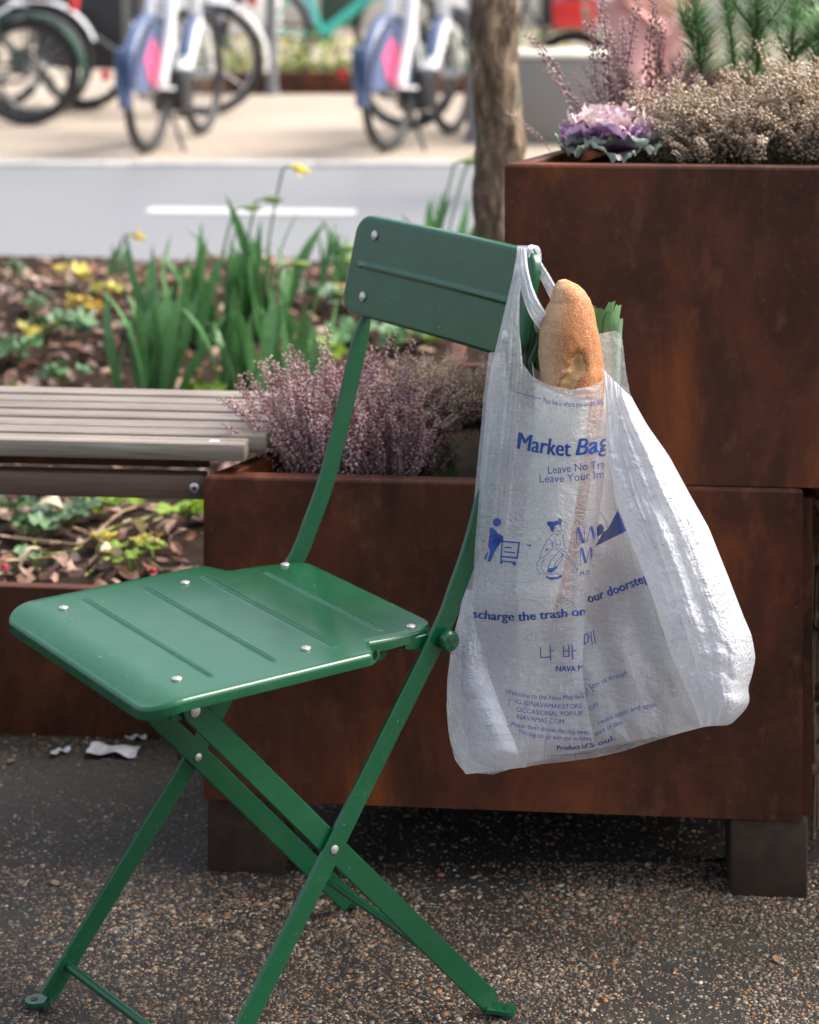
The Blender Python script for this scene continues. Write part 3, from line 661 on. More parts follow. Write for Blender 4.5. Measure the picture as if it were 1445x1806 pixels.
film('front_fold', lambda s, y: AR(y) - 17 * s, lambda s: 676, lambda s: 1215, lambda x, y: lerp(DA(AR(y), y), ip(y, [640, 1000, 1215], [2.366, 2.360, 2.332]), sst(0, 1, (AR(y) - x) / 17)), 12, 160, BAGM)
film('folded_panel', lambda s, y: lerp(AR(y) - ip(y, [660, 1100, 1230, 1330], [26, 22, 1, 0]), CL(y) + 22, s), lambda s: lerp(676, 690, s), lambda s: 1338 if s < .5 else 1285 + 53 * (1 - (s - .5) * 2), DB, 70, 300, BAGB)
film('bulging_side', lambda s, y: lerp(CL(y), CR(y), s), lambda s: lerp(650, 700, s), lambda s: 1284, DC, 90, 300, BAGD)
film('left_gusset', lambda s, y: lerp(OL(y), AL(y) + 1, s), lambda s: 1040, lambda s: lerp(1366, 1353, s), DG, 34, 140, BAGD)
film('back_panel', lambda s, y: lerp(OL(y) + 1, CR(y) - 1, s), lambda s: ip(s, [0, .12, .16, .55, .78, .8, .96, 1], [622, 618, 690, 700, 680, 590, 583, 592]), lambda s: ip(s, [0, .1, .3, .6, 1], [1362, 1366, 1342, 1312, 1276]), DK, 90, 240, BAGB)
def strip(name, pts, mat, n=14, k=10):
    """gathered handle: pts = (x, y, D, width in px)"""
    C = catm(pts, k); b = MB()
    def F(s, t):
        i = t * (len(C) - 1); a = C[int(i)]; c2 = C[min(len(C) - 1, int(i) + 1)]; q_ = i - int(i); x, y, D, w = [lerp(a[m], c2[m], q_) for m in range(4)]
        j = max(0, min(len(C) - 2, int(i))); dx, dy = C[j + 1][0] - C[j][0], C[j + 1][1] - C[j][1]; l = math.hypot(dx, dy) or 1
        o = (s - .5) * w
        return P(x - dy / l * o, y + dx / l * o, D + .0016 * math.sin(s * 17 + t * 3) + .0008 * math.sin(s * 41 + t * 9) - .003 * math.sin(math.pi * s))
    b.grid(F, n, len(C) * 2); return b.build(name, mat, bag, ang=180)
strip('handle', [(921, 436, 2.3400, 17), (921, 452, 2.3370, 17), (924, 480, 2.331, 18), (931, 513, 2.327, 22), (943, 543, 2.325, 26), (957, 565, 2.345, 28), (974, 585, 2.392, 28), (985, 600, 2.402, 30)], BAGD, 22)
strip('handle', [(928, 436, 2.376, 15), (938, 452, 2.3785, 16), (954, 476, 2.385, 17), (972, 508, 2.392, 19), (992, 545, 2.400, 22), (1015, 585, 2.406, 26), (1045, 640, 2.41, 40)], BAGD, 22)
# the loop lying over the top edge of the backrest
b = MB(); prof = []
top = chair_w(.172, .2850, .8555)
for i in range(15):
    a = math.pi * (i / 14); prof.append((-math.cos(a), math.sin(a)))
def Fl(s, t):
    i = t * 14; p0 = prof[int(i)]; p1 = prof[min(14, int(i) + 1)]; q_ = i - int(i); cx = lerp(p0[0], p1[0], q_); cz = lerp(p0[1], p1[1], q_)
    base = chair_w(.146 + .0115 * s + .002 * math.sin(t * 5), .2905 + cx * .0095, .8435 + .0125 * max(0, cz) + (-.006 if t in (0, 1) else 0))
    return base + Vector((0, 0, .0009 * math.sin(s * 16)))
b.grid(Fl, 18, 29); b.build('handle_loop', BAGD, bag, ang=180)

# --- blue print, laid on the film
def stamp(polys2d, DF, name='print', xmax=None, off=.0011, step=3.2, xmin=None):
    """polys2d: bmesh in photo pixels (x, y in co.x, co.y); cut fine, then laid on the film"""
    bm = polys2d
    xs = [v.co.x for v in bm.verts]; ys = [v.co.y for v in bm.verts]
    if not xs: return
    for ax, lo, hi in ((0, min(xs), max(xs)), (1, min(ys), max(ys))):
        k = math.ceil(lo / step) * step
        while k < hi:
            n_ = Vector((1, 0, 0)) if ax == 0 else Vector((0, 1, 0))
            bmesh.ops.bisect_plane(bm, geom=bm.verts[:] + bm.edges[:] + bm.faces[:], plane_co=n_ * k, plane_no=n_, dist=1e-4); k += step
    if xmax or xmin:
        dead_ = [f for f in bm.faces if (xmax and f.calc_center_median().x > xmax(f.calc_center_median().y)) or (xmin and f.calc_center_median().x < xmin(f.calc_center_median().y))]
        bmesh.ops.delete(bm, geom=dead_, context='FACES')
    for v in bm.verts:
        x, y = v.co.x, v.co.y; v.co = P(x, y, DF(x, y) - off)
    me = bpy.data.meshes.new(name); bm.to_mesh(me); bm.free(); me.materials.append(INK)
    return link(name, me, bag)
def text_bm(txt, bold=0, shear=0, spacing=1.0):
    cu = bpy.data.curves.new('t', 'FONT'); cu.body = txt; cu.size = 1; cu.offset = bold; cu.shear = shear; cu.space_character = spacing; cu.resolution_u = 3
    ob = bpy.data.objects.new('t', cu); COL.objects.link(ob); dg = bpy.context.evaluated_depsgraph_get(); dg.update()
    me = bpy.data.meshes.new_from_object(ob.evaluated_get(dg)); bm = bmesh.new(); bm.from_mesh(me)
    bpy.data.objects.remove(ob); bpy.data.curves.remove(cu); bpy.data.meshes.remove(me); return bm
def write(txt, base, cap, DF, bold=0, shear=0, spacing=1.0, xmax=None, xmin=None, full=None, name='printed_text', dx=None):
    """base: baseline points (x, y) in photo pixels; cap: capital height in px; the text fills the baseline unless dx (px per em) is given"""
    bm = text_bm(txt, 0, shear, spacing); bmesh.ops.triangulate(bm, faces=bm.faces[:])
    x0 = min(v.co.x for v in bm.verts); x1 = max(v.co.x for v in bm.verts)
    bx = [p[0] for p in base]; by = [p[1] for p in base]; sx = dx if dx else (bx[-1] - bx[0]) / (x1 - x0); sy = cap / .70
    for v in bm.verts:
        x = bx[0] + (v.co.x - x0) * sx; yb = ip(x, bx, by)
        sl_ = (ip(x + 4, bx, by) - ip(x - 4, bx, by)) / 8
        v.co = Vector((x + sl_ * v.co.y * sy * .8, yb - v.co.y * sy, 0))
    if bold:
        bb_ = bold * cap
        for k in (-1, 1):
            b2 = bm.copy()
            for v in b2.verts: v.co.x += k * bb_; v.co.y += k * bb_ * .25
            stamp(b2, DF, name, xmax, .0011 + .00012 * (k + 2), xmin=xmin)
    return stamp(bm, DF, name, xmax, xmin=xmin)
def poly_bm(polys):
    bm = bmesh.new()
    for p in polys:
        f = bm.faces.new([bm.verts.new((x, y, 0)) for x, y in p])
    bmesh.ops.triangulate(bm, faces=bm.faces[:]); return bm
def stroke(pts, w):
    out = []; n = len(pts)
    for i in range(n - 1):
        (x0, y0), (x1, y1) = pts[i], pts[i + 1]; l = math.hypot(x1 - x0, y1 - y0) or 1; ux, uy = (x1 - x0) / l, (y1 - y0) / l; e = w * .3
        out.append([(x0 - ux * e - uy * w / 2, y0 - uy * e + ux * w / 2), (x1 + ux * e - uy * w / 2, y1 + uy * e + ux * w / 2), (x1 + ux * e + uy * w / 2, y1 + uy * e - ux * w / 2), (x0 - ux * e + uy * w / 2, y0 - uy * e - ux * w / 2)])
    return out
def circ(cx, cy, r, n=16): return [(cx + r * math.cos(2 * math.pi * k / n), cy + r * math.sin(2 * math.pi * k / n)) for k in range(n)]
C4 = lambda pts: [(780 + x / 4.25, 880 + y / 4.25) for x, y in pts]      # from an enlarged crop of the photograph
xr = lambda y: AR(y) - 1.5
xl2 = lambda y: AR(y) + 1
# tie line
stamp(poly_bm([[(x - 1.5, ip(x, [908, 952], [691, 703]) - 1.2), (x + 1.5, ip(x, [908, 952], [691, 703]) - .8), (x + 1.5, ip(x, [908, 952], [691, 703]) + 1.4), (x - 1.5, ip(x, [908, 952], [691, 703]) + 1)] for x in (910, 914.5, 919, 923.5, 928, 934, 940, 946, 951)]), DA, 'dotted_line')
write('This line is where you tie the bag', [(957, 711), (985, 716), (1010, 718), (1045, 715), (1072, 707), (1180, 690)], 10, DA, 0, dx=8.0, xmax=xr)
write('Market', [(913, 791), (940, 797), (975, 803), (1006, 805)], 29, DA, .035, xmax=xr)
write('Bag', [(1016, 803), (1040, 801), (1080, 790)], 29, DA, .035, .28, xmax=xr)
write('Leave No Trace', [(967, 836), (1000, 833), (1062, 826), (1085, 822)], 14, DA, 0, xmax=xr)
write('Leave Your Impact', [(952, 851), (1000, 850), (1060, 843), (1100, 836)], 14, DA, 0, xmax=xr)
# pictogram: figure pushing a trolley
fig = [C4(circ(411, 175, 32, 20)), C4([(357, 215), (378, 212), (400, 235), (420, 258), (456, 278), (458, 300), (430, 296), (395, 284), (385, 300), (382, 330), (404, 378), (385, 420), (362, 470), (340, 468), (352, 420), (360, 390), (344, 350), (352, 290)]), C4([(340, 395), (345, 405), (330, 456), (317, 448), (322, 425)])]
cart = sum([stroke(C4(p), w / 4.25) for p, w in (([(452, 285), (440, 480)], 10), ([(455, 318), (575, 328)], 12), ([(578, 328), (562, 440)], 12), ([(452, 432), (565, 442)], 14), ([(470, 362), (518, 366)], 10), ([(468, 396), (545, 404)], 10), ([(446, 466), (545, 474)], 12))], [])
stamp(poly_bm(fig), DA, 'pictogram'); stamp(poly_bm(cart + [C4(circ(541, 485, 15)), C4(circ(444, 478, 10))]), DA, 'pictogram')
stamp(poly_bm(stroke(C4([(634, 346), (664, 349)]), 1.6) + [C4([(650, 330), (670, 350), (652, 366), (656, 349)])]), DA, 'arrow')
# line drawing: crouching figure
hair_ = [C4([(803, 205), (795, 185), (806, 168), (840, 170), (862, 160), (884, 165), (895, 180), (890, 200), (865, 190), (845, 205), (838, 232), (826, 252), (812, 230)]), C4([(786, 172), (800, 164), (812, 182), (800, 204), (788, 196)]), C4([(868, 150), (884, 145), (898, 158), (896, 176), (880, 172)])]
shoe = [C4([(797, 520), (830, 516), (862, 500), (866, 512), (848, 534), (815, 556), (790, 545)]), C4([(778, 572), (800, 586), (860, 584), (896, 570), (900, 582), (870, 600), (820, 608), (782, 592)]), C4([(776, 372), (800, 376), (782, 394)]), C4([(866, 240), (884, 238), (876, 256)])]
lines = [[(838, 235), (842, 255), (862, 270), (885, 262), (898, 235), (892, 195)], [(842, 222), (856, 214)], [(872, 212), (886, 208)], [(862, 225), (866, 238)], [(895, 240), (912, 232), (916, 252), (902, 285), (914, 330), (925, 375)], [(832, 262), (800, 290), (765, 350), (742, 400), (735, 445), (760, 440), (800, 400), (832, 372)],
         [(815, 330), (850, 365), (900, 410), (960, 465), (985, 500), (1010, 522), (1015, 540), (995, 552), (980, 545), (985, 530)], [(822, 318), (870, 360), (920, 400), (975, 460), (1000, 495)], [(845, 300), (860, 340), (888, 350), (884, 310)], [(740, 440), (712, 480), (712, 520), (730, 555), (765, 565), (790, 545), (800, 500)], [(775, 450), (750, 470), (742, 520), (760, 545)], [(800, 510), (810, 470), (850, 420), (870, 400)], [(835, 510), (860, 470), (905, 420), (915, 410)], [(890, 400), (905, 430), (880, 480), (866, 505)], [(790, 560), (815, 566), (860, 560), (895, 570)], [(860, 560), (855, 540)], [(806, 300), (830, 330), (824, 370)]]
stamp(poly_bm(hair_ + shoe), DA, 'line_drawing'); stamp(poly_bm(sum([stroke(C4(p), .95) for p in lines], [])), DA, 'line_drawing')
# shop name in fat-and-thin capitals, cut by the fold
def vstroke(x0, y0, x1, y1, w0): return [[(x0 - w0 / 2, y0), (x0 + w0 / 2, y0), (x1 + w0 / 2, y1), (x1 - w0 / 2, y1)]]
nm = vstroke(1017, 933, 1017.5, 961, 1.0) + vstroke(1020, 930, 1029, 958, 4.4) + vstroke(1031, 929, 1031, 957, 1.0) + vstroke(1041, 931, 1035, 957, 1.2) + vstroke(1043, 928, 1050, 955, 4.6) + vstroke(1037, 949, 1046, 948, .9)
nm += vstroke(1024, 968, 1024.5, 997, 1.0) + vstroke(1026.5, 966, 1033, 993, 4.2) + vstroke(1040.5, 966, 1035, 993, 1.0) + vstroke(1043, 965, 1044, 993, 3.4) + vstroke(1052, 966, 1047, 992, 1)
stamp(poly_bm(nm), DA, 'shop_name', xmax=xr)
write('FUSION', [(1024, 1016), (1044, 1012), (1064, 1008)], 7.5, DA, 0, xmax=xr)
write('discharge the trash on', [(817, 1086), (840, 1090), (875, 1094), (920, 1095), (980, 1090), (1033, 1085)], 15.5, DA, .055, xmax=xr, xmin=lambda y: AL(y) + 1)
write('your doorstep', [(1029, 1066), (1060, 1057), (1100, 1042), (1146, 1024)], 15.5, DB, .055, xmin=xl2, xmax=lambda y: CL(y) - 1)
stamp(poly_bm([[(1050, 963.5), (1063.5, 939), (1072, 933), (1078, 922), (1090, 899), (1105, 936.5), (1080, 949)], [(1051, 930), (1054, 925), (1061, 924), (1066, 932), (1063, 940), (1054, 948)]]), DB, 'printed_shape', xmin=xl2)
stamp(poly_bm(stroke([(1058, 900), (1062, 910), (1070, 920), (1072, 932)], 1.0)), DB, 'line_drawing', xmin=xl2)
han = [[(953.5, 1142), (954, 1160), (970, 1158.5)], [(970.5, 1138), (971.5, 1164)], [(971, 1148), (976, 1148)], [(994, 1140), (994.5, 1158), (1004, 1157.5), (1003.5, 1139)], [(994, 1148), (1004, 1148)], [(1009, 1137), (1010.5, 1163)], [(1010, 1148), (1016, 1147.5)]]
stamp(poly_bm(sum([stroke(p, 1.9) for p in han], [])), DA, 'printed_text')
stamp(poly_bm(sum([stroke(p, 1.9) for p in ([(1031, 1120), (1031, 1136), (1038, 1131), (1037, 1117), (1031, 1120)], [(1038, 1125), (1043, 1122)], [(1042, 1114), (1045, 1137)], [(1047, 1112), (1050, 1135)])], [])), DB, 'printed_text', xmin=xl2)
write('NAVA M', [(981, 1184), (1010, 1184), (1029, 1182)], 10, DA, .04, xmax=xr)
write('Welcome to the Nava Mae fam', [(891, 1223), (930, 1231), (980, 1235), (1030, 1232)], 8.5, DA, 0, xmax=xr)
write('ily! Join us through', [(1030, 1231), (1050, 1212), (1075, 1200), (1106, 1190)], 8.5, DB, 0, xmin=xl2)
write('IG @NAVAMAE.STORE', [(909, 1241), (950, 1247), (990, 1250), (1027, 1249)], 8.5, DA, 0)
write('OCCASIONAL POP-UP', [(911, 1255), (950, 1261), (990, 1263), (1028, 1262)], 8.5, DA, 0)
write('SHOPS', [(1035, 1258), (1056, 1246)], 8, DB, 0, xmin=xl2)
write('NAVAMAE.COM', [(912, 1268), (950, 1274), (995, 1277)], 8.5, DA, 0)
write("Please don't throw this bag away,", [(902, 1281), (940, 1287), (990, 1293), (1040, 1295)], 8, DA, 0, xmax=xr)
write('reuse again and again.', [(1056, 1279), (1090, 1263), (1125, 1252), (1160, 1245)], 8, DB, 0, xmin=xl2)
write('This bag can go with you on hikes,', [(914, 1294), (950, 1301), (1000, 1306), (1044, 1306)], 8, DA, 0, xmax=xr)
write('work or date.', [(1050, 1299), (1072, 1287), (1100, 1276)], 8, DB, 0, xmin=xl2)
write('Product of Se', [(983, 1323), (1015, 1322), (1052, 1317)], 8.5, DA, .05, xmax=xr)
write('oul.', [(1056, 1316), (1072, 1310), (1086, 1304)], 8.5, DB, .05, xmin=xl2)
stamp(poly_bm(sum([stroke(p, .9) for p in ([(973, 1333), (974, 1342), (985, 1343)], [(973, 1333), (1040, 1328)], [(1015, 1331), (1016, 1340)], [(898, 1234), (897, 1246)], [(898, 1234), (905, 1233)])], []) + [circ(895.5, 1266, 1.2, 8), circ(897, 1281, 1.2, 8)]), DA, 'printed_frame')
stamp(poly_bm(sum([stroke(p, .9) for p in ([(1085, 1324), (1100, 1315), (1108, 1312), (1109, 1319), (1102, 1325)],)], [])), DB, 'printed_frame', xmin=xl2)

# --- baguette
q = NT('crust'); c_ = q.co(); n1 = q.noise(c_, 14, 5, .6, .4); fl = q.noise(c_, 800, 3, .65); fl2 = q.noise(c_, 10, 4, .5); a_ = q.n('VertexColor', layer_name='Col')
sepx = q.n('SeparateColor'); q.l(a_.outputs[0], sepx.inputs[0])
col = q.ramp(n1, [(.28, (.25, .072, .014)), (.48, (.40, .130, .024)), (.66, (.52, .20, .045)), (.82, (.60, .28, .08))])
col = q.mix(sepx.outputs[0], col, (.66, .47, .29))                      # paler, floury side
col = q.mix(q.ramp(sepx.outputs[1], [(.04, 0.0), (.4, 1.0)]), col, q.ramp(sepx.outputs[1], [(.45, (.30, .11, .028)), (.72, (.56, .31, .11))]))                      # torn crumb of the split
flour = q.n('Math', operation='MULTIPLY'); q.l(q.ramp(fl, [(.53, 0.0), (.64, 1.0)]), flour.inputs[0])
fm = q.n('Math', operation='ADD'); q.l(q.ramp(fl2, [(.3, .12), (.7, .70)]), fm.inputs[0]); q.l(sepx.outputs[2], fm.inputs[1]); q.l(fm.outputs[0], flour.inputs[1]); flour.use_clamp = True
col = q.mix(flour.outputs[0], col, (.80, .70, .58))
q.set(Base_Color=col, Roughness=.72, Normal=q.bump(fl, .35, .0012, q.bump(n1, .5, .004))); M['crust'] = q.m
b = MB(); BD = 2.347
def bread(u, v):
    y = lerp(492, 1082, v ** 1.25); xl = ip(y, [492, 495, 506, 532, 559, 580, 620, 680, 800, 1040, 1070, 1082], [994, 985, 977, 969, 956, 951, 950, 954, 948, 915, 925, 950]); xr_ = ip(y, [492, 495, 503, 513, 527, 547, 575, 611, 651, 680, 800, 1040, 1070, 1082], [997, 1004, 1021, 1032, 1041, 1048, 1053, 1061, 1067, 1068, 1052, 1005, 985, 955])
    c0 = (xl + xr_) / 2; r = (xr_ - xl) / 2 * BD / FPX; a = 2 * math.pi * u
    bump_ = 1 + .03 * noise.noise(Vector((math.cos(a) * 1.6, math.sin(a) * 1.6, y * .02))) + .012 * noise.noise(Vector((math.cos(a) * 5, math.sin(a) * 5, y * .06)))
    # the split in the crust: groove that opens downwards on the camera side
    ac = 1.5 * math.pi + .22 - (y - 620) * .009; da = (a - ac) + .16 * noise.noise(Vector((y * .045, 3, a * .5))) + .07 * noise.noise(Vector((y * .15, 7, a)))
    g = math.exp(-(da / .24) ** 2) * sst(598, 640, y) * (1 - sst(700, 760, y)); lipg = math.exp(-((da + .42) / .16) ** 2) * sst(590, 640, y) * (1 - sst(690, 740, y))
    step_ = -.018 * math.exp(-((y - 527 + 6 * math.cos(a)) / 4) ** 2)
    bump_ += -.30 * g * (.85 + .15 * math.sin(y * .11 + a * 3)) + .05 * lipg + step_
    p = P(c0, y, BD); return (p.x + r * math.cos(a) * bump_, BD + r * math.sin(a) * bump_, p.z), (max(0, min(1, -.15 + .95 * sst(-.25, .85, -math.cos(a)) + .25 * noise.noise(Vector((math.cos(a) * 2, math.sin(a) * 2, y * .012))))) * .60, (.5 + .5 * min(1, g * 1.5) if g > .30 else .5 * sst(.06, .30, g) * (1 if da > -.1 else .8)), .28 * sst(-.3, .8, -math.cos(a)) + .25 * (1 - sst(500, 545, y)))
b.grid(lambda u, v: bread(u, v)[0], 97, 200, cols=lambda u, v: bread(u, v)[1])
tag(b.build('baguette', M['crust'], ang=180), 'golden floured baguette standing upright in the mouth of the market bag', 'bread')
# paper sleeve round the lower part of the bread
b = MB()
def sleeve(u, v):
    a = math.pi * (.62 + 1.02 * u) ; ytop = ip(u, [0, .25, .33, .42, 1], [690, 655, 634, 668, 692]); y = lerp(ytop, 1084, v); xl = ip(y, [600, 680, 800, 1040, 1090], [951, 953, 948, 915, 925]); xr_ = ip(y, [600, 680, 800, 1040, 1090], [1057, 1067, 1052, 1005, 985])
    c0 = (xl + xr_) / 2; r = (xr_ - xl) / 2 * BD / FPX * 1.08 + .0015 + .0012 * math.sin(a * 9 + y * .02); p = P(c0, y, BD); ex = .0035 * (1 - sst(0, .2, v)) * (u < .5)
    return (p.x + (r + ex) * math.cos(a), BD + r * math.sin(a), p.z)
b.grid(sleeve, 60, 60); tag(b.build('paper_sleeve', M['paper'], ang=180), 'pale paper sleeve wrapped round the baguette inside the bag', 'wrapper')
# round loaf filling the right side
b = MB()
def loaf(u, v):
    a = 2 * math.pi * u; t = math.pi * v; k = 1 + .05 * noise.noise(Vector((math.cos(a) * math.sin(t) * 1.7, math.sin(a) * math.sin(t) * 1.7, math.cos(t) * 1.7)))
    p = P(1172, 1045, 2.362); return (p.x + .040 * math.sin(t) * math.cos(a) * k - .16 * .105 * math.cos(t) * -1 * -1, p.y + .034 * math.sin(t) * math.sin(a) * k, p.z + .105 * math.cos(t) * k)
b.grid(loaf, 33, 24); tag(b.build('wrapped_parcel', M['paper'], ang=180), 'pale paper-wrapped parcel bulging out the right side of the bag', 'parcel')
# leeks
def leek(label, leaves, stalk, slant=12):
    lk = thing('leek', label, 'leek', stalk[-1], group='leeks in the bag'); random.seed(5)
    o0 = Vector(stalk[-1]); b = MB(); b.col = (.55, .62, .38); b.tube([Vector(p) - o0 for p in stalk], [.011, .012, .013, .014][:len(stalk)], 14); b.build('stalk', M['leaf'], lk)
    for pts, w, colr in leaves:
        C = catm([(*p,) for p in pts], 6); b = MB()
        def F(s, t):
            i = t * (len(C) - 1); a = C[int(i)]; c2 = C[min(len(C) - 1, int(i) + 1)]; q_ = i - int(i); p = Vector([lerp(a[m], c2[m], q_) for m in range(3)])
            ww = w * (1 - .06 * t); k = (s - .5); pp = P(p.x + k * ww, p.y + t * (slant * k + 5 * math.sin(s * 8 + w) + 3 * math.sin(s * 19 + w)), p.z - .012 * (1 - 4 * k * k) + .002 * math.sin(s * 7 + ww)); return pp - o0
        b.grid(F, 11, len(C), cols=lambda s, t: tuple(x * (.85 + .4 * abs(s - .5) + .06 * math.sin(s * 40)) for x in colr)); b.build('leaf', M['blade'], lk, ang=180)
leek('leek with a trimmed leaf fan poking out right of the baguette', [([(1060, 700, 2.434), (1058, 620, 2.432), (1060, 570, 2.432), (1066, 540, 2.432)], 42, (.10, .21, .085)), ([(1076, 700, 2.428), (1076, 620, 2.426), (1078, 570, 2.426), (1082, 545, 2.428)], 30, (.15, .28, .13)), ([(1082, 700, 2.42), (1083, 640, 2.42), (1086, 590, 2.42), (1088, 568, 2.42)], 24, (.20, .33, .18))],
     [P(1074, 650, 2.428), P(1073, 700, 2.42), P(1072, 770, 2.41)], -12)
leek('leek leaves showing between the backrest edge and the baguette', [([(936, 720, 2.384), (934, 660, 2.382), (937, 610, 2.380), (944, 578, 2.380)], 28, (.045, .10, .05)), ([(946, 720, 2.378), (940, 665, 2.376), (935, 640, 2.375), (948, 605, 2.378)], 14, (.09, .17, .09)), ([(954, 720, 2.39), (952, 640, 2.388), (950, 600, 2.388), (952, 582, 2.388)], 22, (.16, .26, .15))],
     [P(948, 690, 2.394), P(950, 730, 2.392), P(952, 770, 2.39)], 20)
# ================================================================ plants
def sprig(cols, L=.13, nb=70, rb=.0020, stem=(.20, .13, .08), lean=.25, taper=.6, droop=0):
    b = MB(); b.mi = 0
    pts = []; a0 = random.uniform(0, 6.28)
    for i in range(7):
        t = i / 6; pts.append(Vector((math.cos(a0) * lean * L * t * t + .004 * math.sin(t * 5 + a0), math.sin(a0) * lean * L * t * t, L * t - droop * L * t * t * .5)))
    b.tube(pts, [.0009, .0008, .0008, .0007, .0006, .0005, .0003], 4, col=stem)
    for i in range(nb):
        t = .22 + .78 * (i / nb) ** .9; k = t * 6; j = min(5, int(k)); p = pts[j].lerp(pts[j + 1], k - j); a = i * 2.4 + random.uniform(-.4, .4)
        rr = .0048 * (1 - taper * t) + .001; d = Vector((math.cos(a), math.sin(a), random.uniform(-.2, .5))); c0 = p + d * rr; s = rb * random.uniform(.7, 1.25) * (1 - .35 * t)
        ax = d.normalized(); w1 = ax.orthogonal().normalized(); w2 = ax.cross(w1); colr = random.choice(cols); kk = random.uniform(.65, 1.25)
        vs = [c0 - ax * s * .8, c0 + ax * s * 1.5] + [c0 + (w1 * math.cos(q_) + w2 * math.sin(q_)) * s for q_ in (0, 1.257, 2.513, 3.77, 5.027)]
        b.add(vs, [(0, 3, 2), (0, 4, 3), (0, 5, 4), (0, 6, 5), (0, 2, 6), (1, 2, 3), (1, 3, 4), (1, 4, 5), (1, 5, 6), (1, 6, 2)], tuple(min(1, x * kk) for x in colr))
    return b.mesh('sprig', M['bud'], ang=180)
pinkc = [(.54, .30, .33), (.64, .42, .43), (.42, .21, .25), (.72, .56, .52), (.55, .33, .41), (.60, .44, .36), (.34, .17, .18)]
beigec = [(.62, .48, .35), (.70, .57, .44), (.50, .37, .26), (.76, .65, .52), (.42, .30, .20)]
brownc = [(.50, .38, .29), (.42, .30, .23), (.58, .46, .37), (.34, .23, .18)]
PK = [sprig(pinkc, random.uniform(.12, .15), 84, .0022) for _ in range(6)]
BG = [sprig(beigec, random.uniform(.09, .12), 62, .0023, (.26, .18, .11), .55, .35, .25) for _ in range(6)]
BR = [sprig(brownc, random.uniform(.09, .12), 62, .0022, (.20, .13, .09), .5, .35, .25) for _ in range(5)]
def foliage_mesh(n, rad, h, col):
    b = MB()
    for i in range(n):
        a = random.uniform(0, 6.28); r = rad * math.sqrt(random.random()); p = Vector((r * math.cos(a), r * math.sin(a), random.uniform(0, h * (1 - .4 * r / rad))))
        d = Vector((random.uniform(-1, 1), random.uniform(-1, 1), random.uniform(.1, 1))).normalized() * random.uniform(.006, .014); w = d.orthogonal().normalized() * .0007; k = random.uniform(.5, 1.3)
        b.add([p - w, p + w, p + d], [(0, 1, 2)], tuple(x * k for x in col))
    return b.mesh('foliage', M['needle'], smooth=False)
def XD(px, D, z): return Vector(((px - 722.5) * D / FPX, D, z))
def heather(name, label, base, rad, n, meshes, spread, scale=(1, 1), bias=(0, 0, 0), fol=(.05, .10, .03), ell=(1, 1), group='heather plants', seed=0, nf=2600, fh=.05):
    random.seed(seed); h = thing(name, label, 'plant', base, group=group)
    fo = link('foliage', foliage_mesh(nf, rad * 1.05, fh, fol), h, scale=(ell[0], ell[1], 1)); fo['kind'] = 'stuff'
    for i in range(n):
        a = random.uniform(0, 6.28); r = math.sqrt(random.random()); p = Vector((rad * r * math.cos(a) * ell[0], rad * r * math.sin(a) * ell[1], random.uniform(0, .02)))
        d = Vector((math.cos(a) * r * spread + bias[0] + random.uniform(-.14, .14), math.sin(a) * r * spread + bias[1] + random.uniform(-.14, .14), 1 + bias[2])).normalized()
        ro = d.to_track_quat('Z', 'Y').to_euler(); ro.rotate_axis('Z', random.uniform(0, 6.28)); s = random.uniform(*scale) * (1 - .15 * r)
        link('sprig', random.choice(meshes), h, p, ro, (s, s, s))
    return h
# low planter
heather('heather', 'mauve heather nearest the bench, leaning over the slat ends', XD(588, 2.83, .452), .056, 190, PK, .46, (.70, 1.45), (-.05, -.10, 0), (.06, .12, .03), (1.0, .9), seed=1)
heather('heather', 'mauve heather in the low planter between chair upright and bag', XD(676, 2.83, .452), .048, 150, PK, .50, (.65, 1.28), (.02, -.12, 0), (.06, .10, .03), (1.1, .9), seed=2)
heather('heather', 'beige-brown heather just below the green backrest', XD(806, 2.87, .53), .040, 240, BG, .85, (.55, .98), (-.14, -.24, -.1), (.16, .12, .07), (1.3, .8), seed=3)
# tall planter
ZT_ = .885
heather('heather', 'tall mauve heather behind the ornamental cabbage', XD(1105, 2.95, .885), .034, 34, PK, .26, (.60, 1.70), (-.05, 0, 0), (.06, .09, .03), (1.2, .8), seed=4)
heather('heather', 'mauve heather left of the pine seedlings in the tall planter', XD(1190, 2.93, .885), .034, 34, PK, .30, (.55, 1.15), (.04, 0, 0), (.06, .09, .03), (1.2, .8), seed=5)
heather('heather', 'faded beige heather beside the cabbage in the tall planter', XD(1235, 2.80, .885), .042, 125, BG, .46, (.70, 1.35), (-.05, -.14, 0), (.10, .08, .04), (1.25, .8), seed=6)
heather('heather', 'faded beige heather in the middle of the tall planter rim', XD(1325, 2.80, .885), .042, 125, BG, .44, (.75, 1.45), (0, -.14, 0), (.10, .08, .04), (1.25, .8), seed=7)
heather('heather', 'faded beige heather at the right edge of the photo', XD(1420, 2.80, .885), .042, 125, BG, .44, (.8, 1.7), (.05, -.10, 0), (.10, .08, .04), (1.25, .8), seed=8)
random.seed(21)
h = thing('heather', 'single arching mauve sprig left of the cabbage', 'plant', P(975, 272, 2.86), group='heather plants')
d = (P(916, 186, 2.86) - P(975, 272, 2.86)).normalized(); s_ = link('sprig', PK[0], h, (0, 0, 0), d.to_track_quat('Z', 'Y').to_euler(), (.62, .62, .62))
